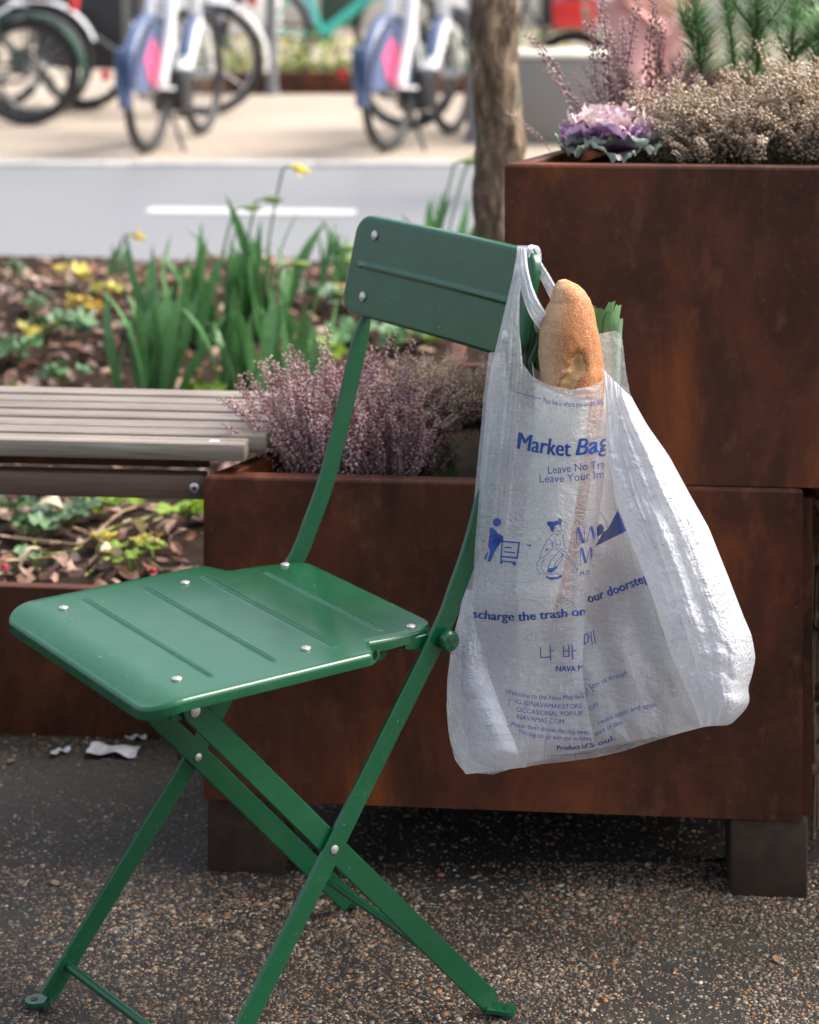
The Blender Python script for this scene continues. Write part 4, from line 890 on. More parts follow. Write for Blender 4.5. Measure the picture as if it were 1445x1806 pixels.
# pine seedlings
def pine(label, base, H, seed, lean=(0, 0), wh=()):
    random.seed(seed); t = thing('pine_seedling', label, 'plant', base, group='pine seedlings'); st = []
    for i in range(9): k = i / 8; st.append(Vector((lean[0] * k * k * H, lean[1] * k * k * H, H * k)))
    b = MB(); b.tube(st, [.0032 - .0018 * i / 8 for i in range(9)], 7, col=(.16, .11, .05)); b.build('stem', M['needle'], t)
    sh = []
    for _ in range(random.randint(2, 4)):
        k0 = random.uniform(.3, .75); p0 = st[int(k0 * 8)]; a = random.uniform(0, 6.28); d0 = Vector((math.cos(a), math.sin(a), random.uniform(.7, 1.3))).normalized() * H * random.uniform(.18, .34); sh.append((p0, d0)); m_ = MB(); m_.tube([p0, p0 + d0 * .5 + Vector((0, 0, .004)), p0 + d0 * 1.0 + Vector((0, 0, .012))], [.002, .0016, .001], 6, col=(.16, .12, .05)); m_.build('side_shoot', M['needle'], t)
    b = MB(); Ls = random.uniform(.8, 1.1)
    for i in range(1300):
        k = .10 + .88 * random.random() ** .8; p = st[min(7, int(k * 8))].lerp(st[min(8, int(k * 8) + 1)], k * 8 - int(k * 8)) if k < 1 else st[-1]
        if i % 3 == 0:
            p0, d0 = random.choice(sh); k1 = random.random() ** .7; p = p0 + d0 * k1 + Vector((0, 0, .012 * k1 * k1)); k = .95 if k1 > .85 else .5
        a = random.uniform(0, 6.28); e = random.uniform(-.1, 1.1) + (.8 if k > .93 else 0); d = Vector((math.cos(a), math.sin(a), e)).normalized(); L = Ls * random.uniform(.030, .075) * (1 if k < .9 else .75)
        w = d.cross(Vector((0, 0, 1))).normalized() * .00060; sag = Vector((random.uniform(-.12, .12), random.uniform(-.12, .12), -.12)) * L; kk = random.uniform(.55, 1.3); g = (.22 * kk, .38 * kk, .17 * kk) if random.random() > .06 else (.2 * kk, .2 * kk, .07)
        m_ = p + d * L * .55; b.add([p - w, p + w, m_ + w, m_ - w, p + d * L + sag], [(0, 1, 2, 3), (3, 2, 4)], g)
    o = b.build('needles', M['needle'], t, False); o['kind'] = 'stuff'
pine('pine seedling nearest the person, standing in the tall planter', P(1236, 215, 2.95), .172, 31, (-.05, 0))
pine('pine seedling with a bare reddish stem, second from left', P(1298, 200, 3.02), .215, 32, (-.12, 0))
pine('tall pine seedling in the middle of the group', P(1336, 205, 2.95), .185, 33, (0, 0))
pine('pine seedling right of the middle one', P(1392, 205, 3.06), .215, 34, (.08, 0))
pine('pine seedling at the right edge of the photo', P(1440, 200, 3.0), .150, 35, (.1, 0))
pine('low young pine shoot above the beige heather', P(1368, 250, 2.90), .085, 36, (.1, 0))
# ornamental cabbage
random.seed(40)
cab = thing('ornamental_cabbage', 'purple and cream ornamental cabbage at the planter corner', 'plant', P(1075, 285, 2.775))
for ring, (n, L, tilt, kind) in enumerate([(8, .078, .04, 0), (8, .074, .26, 1), (7, .068, .52, 2), (6, .058, .80, 2), (5, .046, 1.05, 3), (4, .032, 1.30, 3)]):
    for i in range(n):
        a = 2 * math.pi * (i + .5 * (ring % 2)) / n + random.uniform(-.15, .15); ph = random.uniform(0, 6); Lk = L * random.uniform(.88, 1.1); b = MB(); tl = tilt + random.uniform(-.1, .1)
        def F(u, v, Lk=Lk, ph=ph, tl=tl):
            w = Lk * 1.25 * math.sin(math.pi * (.10 + .70 * v)) ** .8; k = u - .5; ed = max(abs(2 * k), v) ** 3; ruf = (.0046 * math.sin(u * 22 + ph) + .0026 * math.sin(u * 47 + 2 * ph)) * ed * sst(.35, 1, v) + (.0036 * math.sin(v * 19 + u * 5 + ph) + .002 * math.sin(v * 41 + ph)) * ed
            y = v * Lk * (1 + .05 * math.sin(u * 21 + ph) * v); z = .55 * Lk * (k * k * 2.2) + ruf + .12 * Lk * math.sin(v * 2.5)
            return Vector((k * w, y * math.cos(tl) - z * math.sin(tl) + .004, y * math.sin(tl) + z * math.cos(tl) + .012 + ring * .006))
        def Cc(u, v, kind=kind):
            k = abs(u - .5) * 2; vein = math.exp(-(k / .10) ** 2) + .55 * max(0, math.sin((v * 6 - k * 3.2) * 3.14)) ** 6 * (1 - k); edge = max(k, v) ** 2.2
            inn, mid, out = [((.34, .03, .24), (.30, .18, .30), (.34, .44, .33)), ((.36, .02, .24), (.40, .12, .38), (.50, .34, .52)), ((.44, .02, .24), (.55, .14, .40), (.76, .62, .60)), ((.55, .04, .32), (.66, .20, .48), (.78, .56, .62))][kind]
            t = min(1, max(0, edge * 1.25 - .15)); cc = [lerp(lerp(i_, m_, min(1, v * 1.6)), o_, t) for i_, m_, o_ in zip(inn, mid, out)]
            return tuple(lerp(x, y, min(1, vein * .8)) for x, y in zip(cc, inn if kind else (.40, .12, .34)))
        b.grid(F, 49, 26, cols=Cc); o = b.build('leaf', M['cabbage'], cab, ang=180); o.rotation_euler = (0, 0, a); o.scale = (.88, .88, .80)

# --- daffodils in the bed
def blade(L, w, bend, ph):
    b = MB(); c0 = (.075, .18, .062)
    def F(u, v):
        ww = w * (1 - v ** 5) * (.8 + .2 * math.sin(v * 3)); k = u - .5; th = bend * v * v; return Vector((k * ww * math.cos(ph * v), L * v * math.sin(th * .6) + k * ww * math.sin(ph * v), L * v * math.cos(th * .6) + abs(k) * .004))
    b.grid(F, 4, 12, cols=lambda u, v: tuple(x * (.9 + .5 * v + .25 * abs(u - .5)) + (.05 * (1 - v) if i_ == 1 else .02 * (1 - v)) for i_, x in enumerate(c0)))
    return b.mesh('leaf', M['blade'], ang=180)
random.seed(50)
BL = [blade(random.uniform(.24, .34), random.uniform(.028, .038), random.uniform(.05, .6), random.uniform(-1.2, 1.2)) for _ in range(10)]
def bud_stem(parent, loc, H, lean, open_=False):
    b = MB(); pts = [Vector((lean[0] * (k / 7) ** 2, lean[1] * (k / 7) ** 2, H * k / 7)) for k in range(8)]; d = Vector((lean[0] or .02, lean[1], 0)).normalized(); tip = pts[-1] + d * .018 + Vector((0, 0, .006))
    b.tube(pts + [tip], [.0028] * 8 + [.0024], 6, col=(.10, .24, .08)); st = b.build('flower_stem', M['blade'], parent, loc=loc)
    b = MB(); e = tip + d * .046 + Vector((0, 0, -.014 if open_ else -.002)); yc = (.75, .58, .04) if open_ else (.22, .34, .09)
    b.tube([tip, tip.lerp(e, .3), tip.lerp(e, .7), e], [.003, .0075, .0075, .002], 8, col=yc)
    if open_:
        for k in range(6):
            a = k * 1.047; s1 = d.cross(Vector((0, 0, 1))); rad_ = s1 * math.cos(a) + Vector((0, 0, 1)) * math.sin(a); m0 = tip.lerp(e, .35); wv_ = rad_.cross(d) * .009
            b.add([m0, m0 + rad_ * .014 + wv_ + d * .004, m0 + rad_ * .030 + d * .010, m0 + rad_ * .014 - wv_ + d * .004], [(0, 1, 2, 3)], (.80, .66, .06))
    b.build('flower', M['leaf'], st)
def daffodil(label, px, py, n, spread, sc, buds=(), seed=0):
    random.seed(seed); base = G(px, py, .20); base.z = soil_z(base.x, base.y) - .005; t = thing('daffodil', label, 'plant', base, group='daffodil clumps')
    for i in range(int(n * .72)):
        a = random.uniform(0, 6.28); p = Vector((random.uniform(-1, 1) * .06 * spread, random.uniform(-1, 1) * .05 * spread, 0)); s = random.uniform(.60, .92) * sc
        tx = p.x / (.06 * spread) * .32 + random.uniform(-.14, .14)
        link('leaf', random.choice(BL), t, p, (random.uniform(-.2, .2), tx, a), (s, s, s))
    for (x, y, H, ln, op) in buds: bud_stem(t, Vector((x, y, 0)), H, ln, op)
daffodil('daffodil clump left of the middle, wide dark green leaves', 262, 690, 30, 1.0, .95, [], 51)
daffodil('daffodil clump behind the first, with nodding unopened buds', 330, 625, 34, 1.3, 1.0, [(.06, 0, .32, (.05, 0), False), (.12, 0, .34, (.04, 0), False)], 52)
daffodil('daffodil clump right of the bench middle, beside the heather', 430, 694, 28, .9, .92, [(.03, .03, .29, (.05, 0), False)], 53)
daffodil('tallest daffodil clump with one yellow drooping bud', 440, 610, 36, 1.2, 1.12, [(.03, 0, .40, (.05, 0), True)], 54)
daffodil('daffodil clump close to the mauve heather tips', 520, 680, 18, .8, .85, [(.02, .03, .30, (.06, 0), False)], 55)
daffodil('daffodil clump seen above the green backrest by the tree', 752, 575, 22, .8, 1.25, [(.02, 0, .37, (.05, 0), False), (.04, .05, .38, (.07, 0), False)], 56)
daffodil('small daffodil clump far back near the road edge', 590, 525, 14, .8, .7, [], 57)
daffodil('small flowering daffodil on the left near the road edge', 200, 500, 6, .5, .5, [(0, 0, .12, (.03, 0), True)], 58)
# --- rounded-leaf ground plants, green and yellow
def round_leaf(col, col2, r=.03, lobes=5):
    b = MB()
    def F(u, v):
        a = (u - .5) * 5.4; rr = r * v * (1 + .16 * math.cos(a * lobes)) ; return (rr * math.sin(a), rr * math.cos(a), .25 * rr * v + .10 * rr * math.cos(a * lobes) - .12 * r * v * v)
    b.grid(F, 23, 5, cols=lambda u, v: tuple(lerp(x, y, min(1, v ** 2 + .25 * math.sin(u * 60))) for x, y in zip(col, col2))); return b.mesh('leaf', M['leaf'], ang=180)
random.seed(60)
GL = [round_leaf((.10, .20, .07), (.07, .17, .07)), round_leaf((.14, .24, .10), (.09, .20, .09)), round_leaf((.07, .15, .06), (.12, .20, .12), lobes=3)]
YL = [round_leaf((.50, .42, .05), (.62, .46, .06)), round_leaf((.34, .38, .05), (.60, .50, .08)), round_leaf((.50, .30, .06), (.55, .40, .10))]
LM = [round_leaf((.26, .38, .03), (.17, .32, .03)), round_leaf((.32, .42, .05), (.20, .36, .04), lobes=5)]
def groundplant(label, base, n, R_, H, meshes, sc=1, seed=0, group='low ground plants in the bed', stems=(.20, .28, .08)):
    random.seed(seed); t = thing('ground_plant', label, 'plant', base, group=group); b = MB()
    for i in range(n):
        a = random.uniform(0, 6.28); r = R_ * math.sqrt(random.random()); p = Vector((r * math.cos(a), r * math.sin(a), H * random.uniform(.5, 1)))
        b.tube([(0, 0, 0), (p.x * .4, p.y * .4, p.z * .7), tuple(p)], .0012, 5, col=stems); s = random.uniform(.6, 1.1) * sc
        link('leaf', random.choice(meshes), t, p, (random.uniform(-.8, .5), random.uniform(-.5, .5), random.uniform(0, 6.28)), (s, s, s))
    b.build('stems', M['leaf'], t)
gp = [(30, 640, 10, GL, 'green ground plant at the left edge just above the bench', 1.0), (70, 615, 5, YL, 'yellowing leaves low at the left edge of the bed', .7), (85, 598, 8, GL, 'green ground plant left of the yellow flowers', .9), (150, 572, 8, YL, 'bright yellow leaved plant left of the daffodils', .95), (128, 605, 7, GL, 'green leaves beneath the bright yellow plant', .9), (120, 532, 5, YL, 'small yellow plant further back on the left', .75), (178, 545, 5, YL, 'pale yellow leaves beside the left daffodil clump', .85), (55, 570, 6, GL, 'dull green plant between dead leaves on the left', .7), (110, 665, 8, GL, 'grey-green plant touching the bench back on the left', .8), (385, 600, 7, YL, 'yellow leaves between the two daffodil clumps', .8), (345, 690, 7, LM, 'lime leaves at the foot of the daffodils', .9), (560, 640, 9, LM, 'lime plant behind the mauve heather', 1.0), (615, 610, 9, GL, 'green plant behind the chair upright', 1.1), (700, 620, 10, GL, 'green plant below the backrest', 1.1), (755, 612, 8, LM, 'lime plant below the middle of the backrest', 1.0), (640, 560, 8, YL, 'yellow-green plant left of the backrest corner', .9), (570, 560, 8, GL, 'green plant right of the tall daffodils', 1.0), (235, 600, 5, GL, 'dark green plant hidden in the left daffodils', .8), (20, 515, 5, GL, 'small green plant far left near the road', .7), (140, 490, 5, GL, 'small green plant far back left of the yellow daffodil', .7), (10, 700, 7, LM, 'lime plant at the left end of the bench back', .9), (460, 660, 7, LM, 'lime leaves beside the heather tips', .8), (600, 500, 6, LM, 'pale lime plant near the road edge', .9)]
for i, (px, py, n, ms, lb, sc) in enumerate(gp):
    g = G(px, py, .215); g.z = soil_z(g.x, g.y); groundplant(lb, g, n, .05, .055, ms, sc, 60 + i)
# trailing plants seen under the bench
ub = [(40, 930, 9, GL, 'green trailing plant under the bench at the left edge', .9), (120, 915, 10, GL, 'green trailing plant under the bench, left of the pale leaves', .9), (235, 985, 6, LM, 'lime-edged leaves hanging over the bed edge', .9), (330, 905, 9, LM, 'bright lime plant beside the low planter end', 1.1), (210, 895, 8, LM, 'lime leaves tucked under the bench beam', .9), (275, 970, 4, YL, 'wilting yellow-green leaves right of the bed edge', .8), (70, 985, 5, GL, 'dark green sprig low under the bench', .7), (165, 960, 3, YL, 'pale withered leaves under the bench', .8), (15, 900, 9, GL, 'green plant under the far left end of the bench', .9)]
for i, (px, py, n, ms, lb, sc) in enumerate(ub):
    g = G(px, py, .20); g.z = soil_z(g.x, g.y); groundplant(lb, g, n, .045, .05, ms, sc * .8, 90 + i)
random.seed(99)
b = thing('trailing_stems', 'tangle of pale leafless stems creeping under the bench', 'plant', G(200, 960, .19))
o0 = G(200, 960, .19)
for pts in ([(0, 945), (90, 955), (150, 955), (220, 900), (300, 890)], [(60, 955), (75, 975), (130, 970), (200, 930), (350, 890)], [(130, 930), (165, 945), (205, 975)], [(240, 960), (260, 925), (310, 905), (350, 895)], [(265, 990), (290, 1005), (350, 1000)], [(0, 990), (60, 985), (120, 980)], [(150, 1015), (170, 1000), (190, 985), (215, 975)]):
    m = MB(); m.tube([G(x, y, .20 + .02 * random.random()) - o0 for x, y in catm(pts, 4)], .0022, 6, col=random.choice([(.42, .36, .16), (.34, .36, .12), (.40, .28, .18)])); m.build('stem', M['leaf'], b)
pale = [leaf_mesh((.52, .44, .30), .05, .035, .6, .3, 'pale_leaf'), leaf_mesh((.45, .30, .22), .045, .03, .5, .3, 'pale_leaf')]
for i, (px, py) in enumerate([(205, 990), (160, 1000), (250, 945), (185, 910), (40, 1000), (300, 960), (110, 905), (135, 1015)]):
    p = G(px, py, .215); link('fallen_leaf', pale[i % 2], bed, p, (random.uniform(0, .8), random.uniform(-.5, .5), random.uniform(0, 6)), (.9, .9, .9))
for i, (px, py) in enumerate([(270, 1010), (8, 1003)]):
    m = MB(); m.col = (.45, .02, .05); p = G(px, py, .215); m.disc(Vector((0, 0, 0)), (0, 0, 1), .006, .006, 10, .003)
    tag(m.build('red_berry', M['leaf'], loc=p), ['red berry lying on the soil under the bench', 'red berry under the bench at the left edge'][i], 'berry', 'red berries')
# feathery green plant tucked under the beige heather, at the dark end of the low planter
random.seed(77)
fp_ = thing('feathery_plant', 'small feathery green plant in shade between mauve heather and the bag', 'plant', XD(752, 2.86, .452), group='low plants in the planter')
fo_ = link('foliage', foliage_mesh(2600, .045, .085, (.09, .17, .06)), fp_); fo_['kind'] = 'stuff'
# ================================================================ street behind
random.seed(110)
# young tree in the bed
tb_ = P(872, 800, 3.95); tree = thing('tree', 'slender young tree with rough brown bark beside the tall planter', 'tree', (tb_.x, 3.95, .16))
def trunk_pt(z): return Vector((.010 * math.sin(z * 3.1) - .004 * z, .010 * math.sin(z * 2.3 + 1), z))
b = MB()
def Ft(u, v):
    z = 2.6 * v; a = 2 * math.pi * u; r = (.048 - .008 * v) * (1 + .35 * math.exp(-z / .08)); r *= 1 + .20 * noise.noise(Vector((math.cos(a) * 1.2, math.sin(a) * 1.2, z * 7))) + .12 * noise.noise(Vector((math.cos(a) * 3, math.sin(a) * 3, z * 18))) + .06 * noise.noise(Vector((math.cos(a) * 9, math.sin(a) * 9, z * 40)))
    p = trunk_pt(z); return (p.x + r * math.cos(a), p.y + r * math.sin(a), z)
b.grid(Ft, 49, 260); b.build('trunk', M['bark'], tree, ang=180)
cr = MB()
def branch(p, d, L, r, depth):
    pts = [p]
    for i in range(5): d = (d + Vector((random.uniform(-.16, .16), random.uniform(-.16, .16), .05))).normalized(); pts.append(pts[-1] + d * L / 5)
    cr.tube(pts, [r * (1 - .14 * i) for i in range(6)], 6)
    if depth:
        for k in range(3 if depth > 1 else 4):
            j = random.randint(2, 5); nd = (d + Vector((random.uniform(-1, 1), random.uniform(-1, 1), random.uniform(-.2, .6)))).normalized(); branch(pts[j], nd, L * .62, r * .5, depth - 1)
for k in range(6): a = k * 1.05; branch(trunk_pt(2.05 + .1 * k), Vector((math.cos(a), math.sin(a), 1.1)).normalized(), 1.0, .022, 2)
cr.build('crown', M['bark'], tree)

# ---- bicycles
def wheel_meshes(R_, tyre_m, rim_m, rt=.025):
    b = MB(); n = 40; pts = [Vector((R_ * math.cos(2 * math.pi * k / n), 0, R_ * math.sin(2 * math.pi * k / n))) for k in range(n + 1)]
    b.tube(pts, rt, 8, cap=False); t = b.mesh('tyre', tyre_m, ang=180)
    b = MB(); r2 = R_ - rt - .004; b.tube([Vector((r2 * math.cos(2 * math.pi * k / n), 0, r2 * math.sin(2 * math.pi * k / n))) for k in range(n + 1)], .010, 6, cap=False); rm = b.mesh('rim', rim_m, ang=180)
    b = MB(); b.tube([(0, -.05, 0), (0, .05, 0)], .026, 10)
    for k in range(20): a = 2 * math.pi * k / 20; b.tube([(0, .03 * (1 if k % 2 else -1), 0), (r2 * math.cos(a), 0, r2 * math.sin(a))], .0016, 3)
    return t, rm, b.mesh('hub_and_spokes', M['steel'])
def arc(c, r, a0, a1, w, th, b, n=14):           # mudguard strip
    V = []; F = []
    for i in range(n + 1):
        a = lerp(a0, a1, i / n)
        for (dr, dy) in ((0, -w), (th, -w * .6), (th, w * .6), (0, w)): V.append((c[0] + (r + dr) * math.cos(a), dy, c[2] + (r + dr) * math.sin(a)))
    for i in range(n):
        for k in range(3): F.append((i * 4 + k, i * 4 + k + 1, i * 4 + k + 5, i * 4 + k + 4))
    b.add(V, F)
def bike(label, loc, rz, frame, guard, wb=.98, R_=.315, hire=False, basket=None, box=False, lights=True, group='parked bicycles', rim='steel', crate=False):
    t = thing('bicycle', label, 'bicycle', loc, rz, group)
    # local x = forward, rear wheel contact at the origin
    wm = wheel_meshes(R_, M['rubber'], M[rim])
    for x, nm in ((0, 'rear_wheel'), (wb, 'front_wheel')):
        w = link(nm, wm[0], t, (x, 0, R_ + .018)); link('rim', wm[1], w); link('hub_and_spokes', wm[2], w)
    rc, fc = Vector((0, 0, R_ + .018)), Vector((wb, 0, R_ + .018)); bb = Vector((.42, 0, .29)); seat_t = Vector((.24, 0, .82)); head = Vector((wb - .20, 0, .88)); hl = Vector((wb - .13, 0, .64))
    fr = .042 if hire else (.038 if frame == 'teal' else .017)
    b = MB()
    b.tube([bb, seat_t], fr * .8, 10); b.tube([hl, lerp(hl, bb, .5) + Vector((0, 0, -.06 if hire else 0)), bb], fr * 1.1, 10); b.tube([head + Vector((-.02, 0, .06)), hl], fr * .9, 10)
    if hire:
        for s in (-1, 1): b.tube([(-.10, s * .055 - .05, .36), (.02, s * .055 - .05, .62), (.12, s * .055 - .05, 1.0)], .030, 10)
    if not hire: b.tube([lerp(bb, seat_t, .88), lerp(head, hl, .25)], fr * .8, 10)
    for s in (-1, 1): b.tube([bb + Vector((0, s * .03, 0)), rc + Vector((0, s * .06, 0))], .010, 6); b.tube([lerp(bb, seat_t, .8) + Vector((0, s * .02, 0)), rc + Vector((0, s * .06, 0))], .009, 6)
    b.build('frame', M[frame], t)
    b = MB()
    for s in (-1, 1): b.tube([hl + Vector((0, s * .02, -.01)), hl + Vector((.03, s * .055, -.05)), fc + Vector((0, s * .055, 0))], .011, 6)
    b.build('fork', M[frame], t)
    b = MB(); arc(rc, R_ + .045, -.15 if hire else .15, 3.35, .036, .018, b); b.build('rear_mudguard', M[guard], t)
    b = MB(); arc(fc, R_ + .045, .35, 2.8, .036, .018, b); b.build('front_mudguard', M[guard], t)
    b = MB(); b.tube([seat_t, seat_t + Vector((-.02, 0, .12))], .012, 8); b.build('seat_post', M['chrome'], t)
    b = MB(); sc_ = seat_t + Vector((-.03, 0, .14))
    def Fs(u, v):
        a = 2 * math.pi * u; x = lerp(-.12, .16, v); wd = ip(v, [0, .1, .35, .7, 1], [.02, .085, .075, .028, .012]); return (sc_.x + x, wd * math.cos(a), sc_.z + .026 * math.sin(a) * (1 if math.sin(a) > 0 else 1.4))
    b.grid(Fs, 15, 12); b.build('saddle', M['black_metal'], t, ang=180)
    b = MB(); st = head + Vector((-.04, 0, .18)); b.tube([head, st], .014, 8); b.tube([st + Vector((-.14, -.28, .02)), st + Vector((.0, -.20, .03)), st, st + Vector((0, .20, .03)), st + Vector((-.14, .28, .02))], .011, 8); b.build('handlebar', M['black_metal' if hire else 'chrome'], t)
    b = MB(); b.disc(bb + Vector((0, .035, 0)), (0, 1, 0), .085, .006, 18); b.tube([bb + Vector((0, -.06, 0)), bb + Vector((0, .06, 0))], .012, 8)
    for s in (-1, 1): b.tube([bb + Vector((0, s * .06, 0)), bb + Vector((s * .12, s * .07, -.12))], .009, 6); b.box(tuple(bb + Vector((s * .12 - .04, s * .10 - .04, -.135))), tuple(bb + Vector((s * .12 + .04, s * .10 + .04, -.11))))
    b.build('crankset', M['black_metal'], t)
    b = MB(); b.tube([bb + Vector((0, .05, .05)), rc + Vector((.02, .05, .05)), rc + Vector((-.05, .05, 0)), rc + Vector((.02, .05, -.05)), bb + Vector((0, .05, -.07))], .012, 6); b.build('chain_guard', M['black_metal'], t)
    b = MB(); b.tube([(.18, -.04, .24), (.10, -.16, 0.0)], .010, 6); b.build('kickstand', M['black_metal'], t)
    if hire:
        for s in (-1, 1):                        # skirt guards over the upper rear wheel, with a bright printed panel
            b = MB(); V = []; n = 16
            for i in range(n + 1):
                a = lerp(.9, 3.15, i / n); V.append((rc.x + (R_ + .02) * math.cos(a), s * .048, rc.z + (R_ + .02) * math.sin(a))); V.append((rc.x + (R_ + .02) * math.cos(a) * .8, s * .052, rc.z + min((R_ + .02) * math.sin(a) * .7, .0)))
            b.add(V, [(2 * i, 2 * i + 2, 2 * i + 3, 2 * i + 1) for i in range(n)]); g = b.build('skirt_guard', M['blue_grey'], t)
            b = MB(); b.add([(-.10, s * .056, .60), (-.22, s * .056, .50), (-.13, s * .056, .36), (.03, s * .056, .325), (.10, s * .056, .44)], [(0, 1, 2, 3, 4)]); b.build('printed_panel', M['pink_print'], g, False)
        b = MB(); b.bbox((-R_ - .10, .068, .40), (-R_ - .06, .105, .45), .010); b.build('tail_light', M['red_plastic'], t)
        b = MB(); b.add([(-.388, .025, .54), (-.388, .035, .46), (-.388, .0, .36), (-.388, -.035, .36), (-.388, -.03, .48)], [(0, 1, 2, 3, 4)]); b.build('rear_panel', M['navy'], t)
        b = MB(); b.bbox((-.385, -.05, .34), (-.345, .05, .56), .02); b.build('rear_housing', M['blue_grey'], t)
        b = MB(); b.bbox((.30, -.09, .18), (.50, .09, .40), .03); b.build('drive_housing', M['black_metal'], t)
    elif lights:
        b = MB(); b.bbox((-.30, -.035, .66), (-.25, .035, .74), .008); b.build('tail_light', M['red_plastic'], t)
        b = MB()
        for s in (-1, 1): b.tube([(-.30, s * .07, .72), (.18, s * .07, .74)], .007, 6); b.tube([(0, s * .07, .72), (0, s * .07, R_)], .006, 6)
        for k in range(4): b.tube([(-.28 + .14 * k, -.07, .725), (-.28 + .14 * k, .07, .725)], .005, 6)
        b.build('rear_rack', M['black_metal'], t)
    if basket:
        b = MB(); x0 = wb - .10
        b.bbox((x0, -.17, .80), (x0 + .26, .17, .825), .006)
        for a0, a1 in (((x0, -.17, .82), (x0 + .02, .17, 1.03)), ((x0 + .24, -.17, .82), (x0 + .26, .17, 1.03)), ((x0 + .021, -.17, .82), (x0 + .239, -.15, 1.03)), ((x0 + .021, .15, .82), (x0 + .239, .17, 1.03))): b.bbox(a0, a1, .005)
        b.build('basket', M[basket], t)
    if crate:
        b = MB(); b.bbox((-.13, -.15, .585), (.12, .15, .60), .004)
        for a0, a1 in (((-.13, -.15, .602), (-.115, .15, .74)), ((.105, -.15, .602), (.12, .15, .74)), ((-.114, -.15, .602), (.104, -.135, .74)), ((-.114, .135, .602), (.104, .15, .74))): b.bbox(a0, a1, .004)
        b.build('crate', M['red_plastic'], t)
    if box:
        for s in (-1, 1):
            b = MB(); b.bbox((-.34, s * .13 - .09, .26), (.24, s * .13 + .09, .80), .02); b.build('pannier', M['black_metal'], t)
    return t
def place(x, y): g = G(x, y); return (g.x, g.y, -.008)
bike('hire bicycle with pink panel, nearest the road on the left', place(262, 266), math.atan2(.95, .20), 'white_enamel', 'blue_grey', .92, hire=True, basket='black_metal', group='hire bicycles', rim='black_metal')
bike('hire bicycle with pink panel, just left of the tree', place(686, 264), math.atan2(.9, .36), 'white_enamel', 'blue_grey', .92, hire=True, basket='black_metal', group='hire bicycles', rim='black_metal')
bike('dark green bicycle at the left edge, rear wheel to the right', place(48, 217), math.pi - .12, 'racing_green', 'racing_green', R_=.285, rim='black_metal')
bike('white-mudguard bicycle cut by the left edge of the photo', place(-8, 190), math.pi - .1, 'black_metal', 'white_enamel', lights=True)
bike('bicycle with a white rear mudguard behind the left hire bicycle', place(365, 200), math.pi + .12, 'black_metal', 'white_enamel', 1.02)
bike('black bicycle with dark panniers behind the green bicycle', place(150, 188), math.pi - .25, 'black_metal', 'white_enamel', box=True)
bike('teal bicycle standing behind the middle hire bicycle', place(470, 128), .10, 'teal', 'teal_blue', 1.0, hire=False, basket='teal')
bike('bicycle with a red crate right of the tree trunk', (.93, 11.85, -.008), math.pi - .1, 'black_metal', 'black_metal', .95, R_=.26, rim='black_metal', crate=True, lights=False)
# pink flowers in the red crate
random.seed(130)
fb = thing('potted_flowers', 'pink flowers filling the red bicycle crate', 'flowers', (.93, 11.85, .585))
for k in range(26):
    m = MB(); m.col = random.choice([(.80, .30, .45), (.75, .45, .55), (.82, .6, .65)]); m.disc((0, 0, 0), (0, 0, 1), .035, .02, 7, .01); m.build('flower', M['leaf'], fb, loc=(random.uniform(-.09, .09), random.uniform(-.11, .11), .14 + random.uniform(0, .08)), rot=(random.uniform(-.5, .5), random.uniform(-.5, .5), 0))
m = MB(); m.col = (.08, .18, .05)
for k in range(120): p = Vector((random.uniform(-.09, .09), random.uniform(-.11, .11), random.uniform(.05, .18))); w = Vector((random.uniform(-.03, .03), random.uniform(-.03, .03), .02)); m.add([p, p + w, p + Vector((0, 0, .05))], [(0, 1, 2)], (.08, .18, .05))
m.build('foliage', M['leaf'], fb, False)
# bollards
def bollard(label, x, y, H=1.1, r=.042):
    g = G(x, y); t = thing('bollard', label, 'bollard', (g.x, g.y, -.012), group='bollards'); m = MB(); m.tube([(0, 0, 0), (0, 0, .04), (0, 0, .041), (0, 0, H - .03), (0, 0, H)], [r * 1.35, r * 1.35, r, r, r * .75], 20); m.build('post', M['bollard_grey'], t)
    m = MB(); m.tube([(0, 0, H - .16), (0, 0, H - .11)], r * 1.06, 20); m.build('band', M['steel'], t)
bollard('grey bollard post between the two hire bicycles', 479, 164); bollard('dark bollard half hidden behind the tree trunk', 833, 246, .95, .03)
# granite block
g = G(908, 250); gb = thing('granite_block', 'grey granite block right of the tree trunk', 'block', (g.x, g.y, -.012), -.12)
m = MB(); m.bbox((0, 0, 0), (.50, .42, .455), .02); m.build('block', M['granite'], gb); m = MB(); m.bbox((-.008, -.008, .457), (.508, .43, .485), .01); m.build('cap', M['pale_stone'], gb)
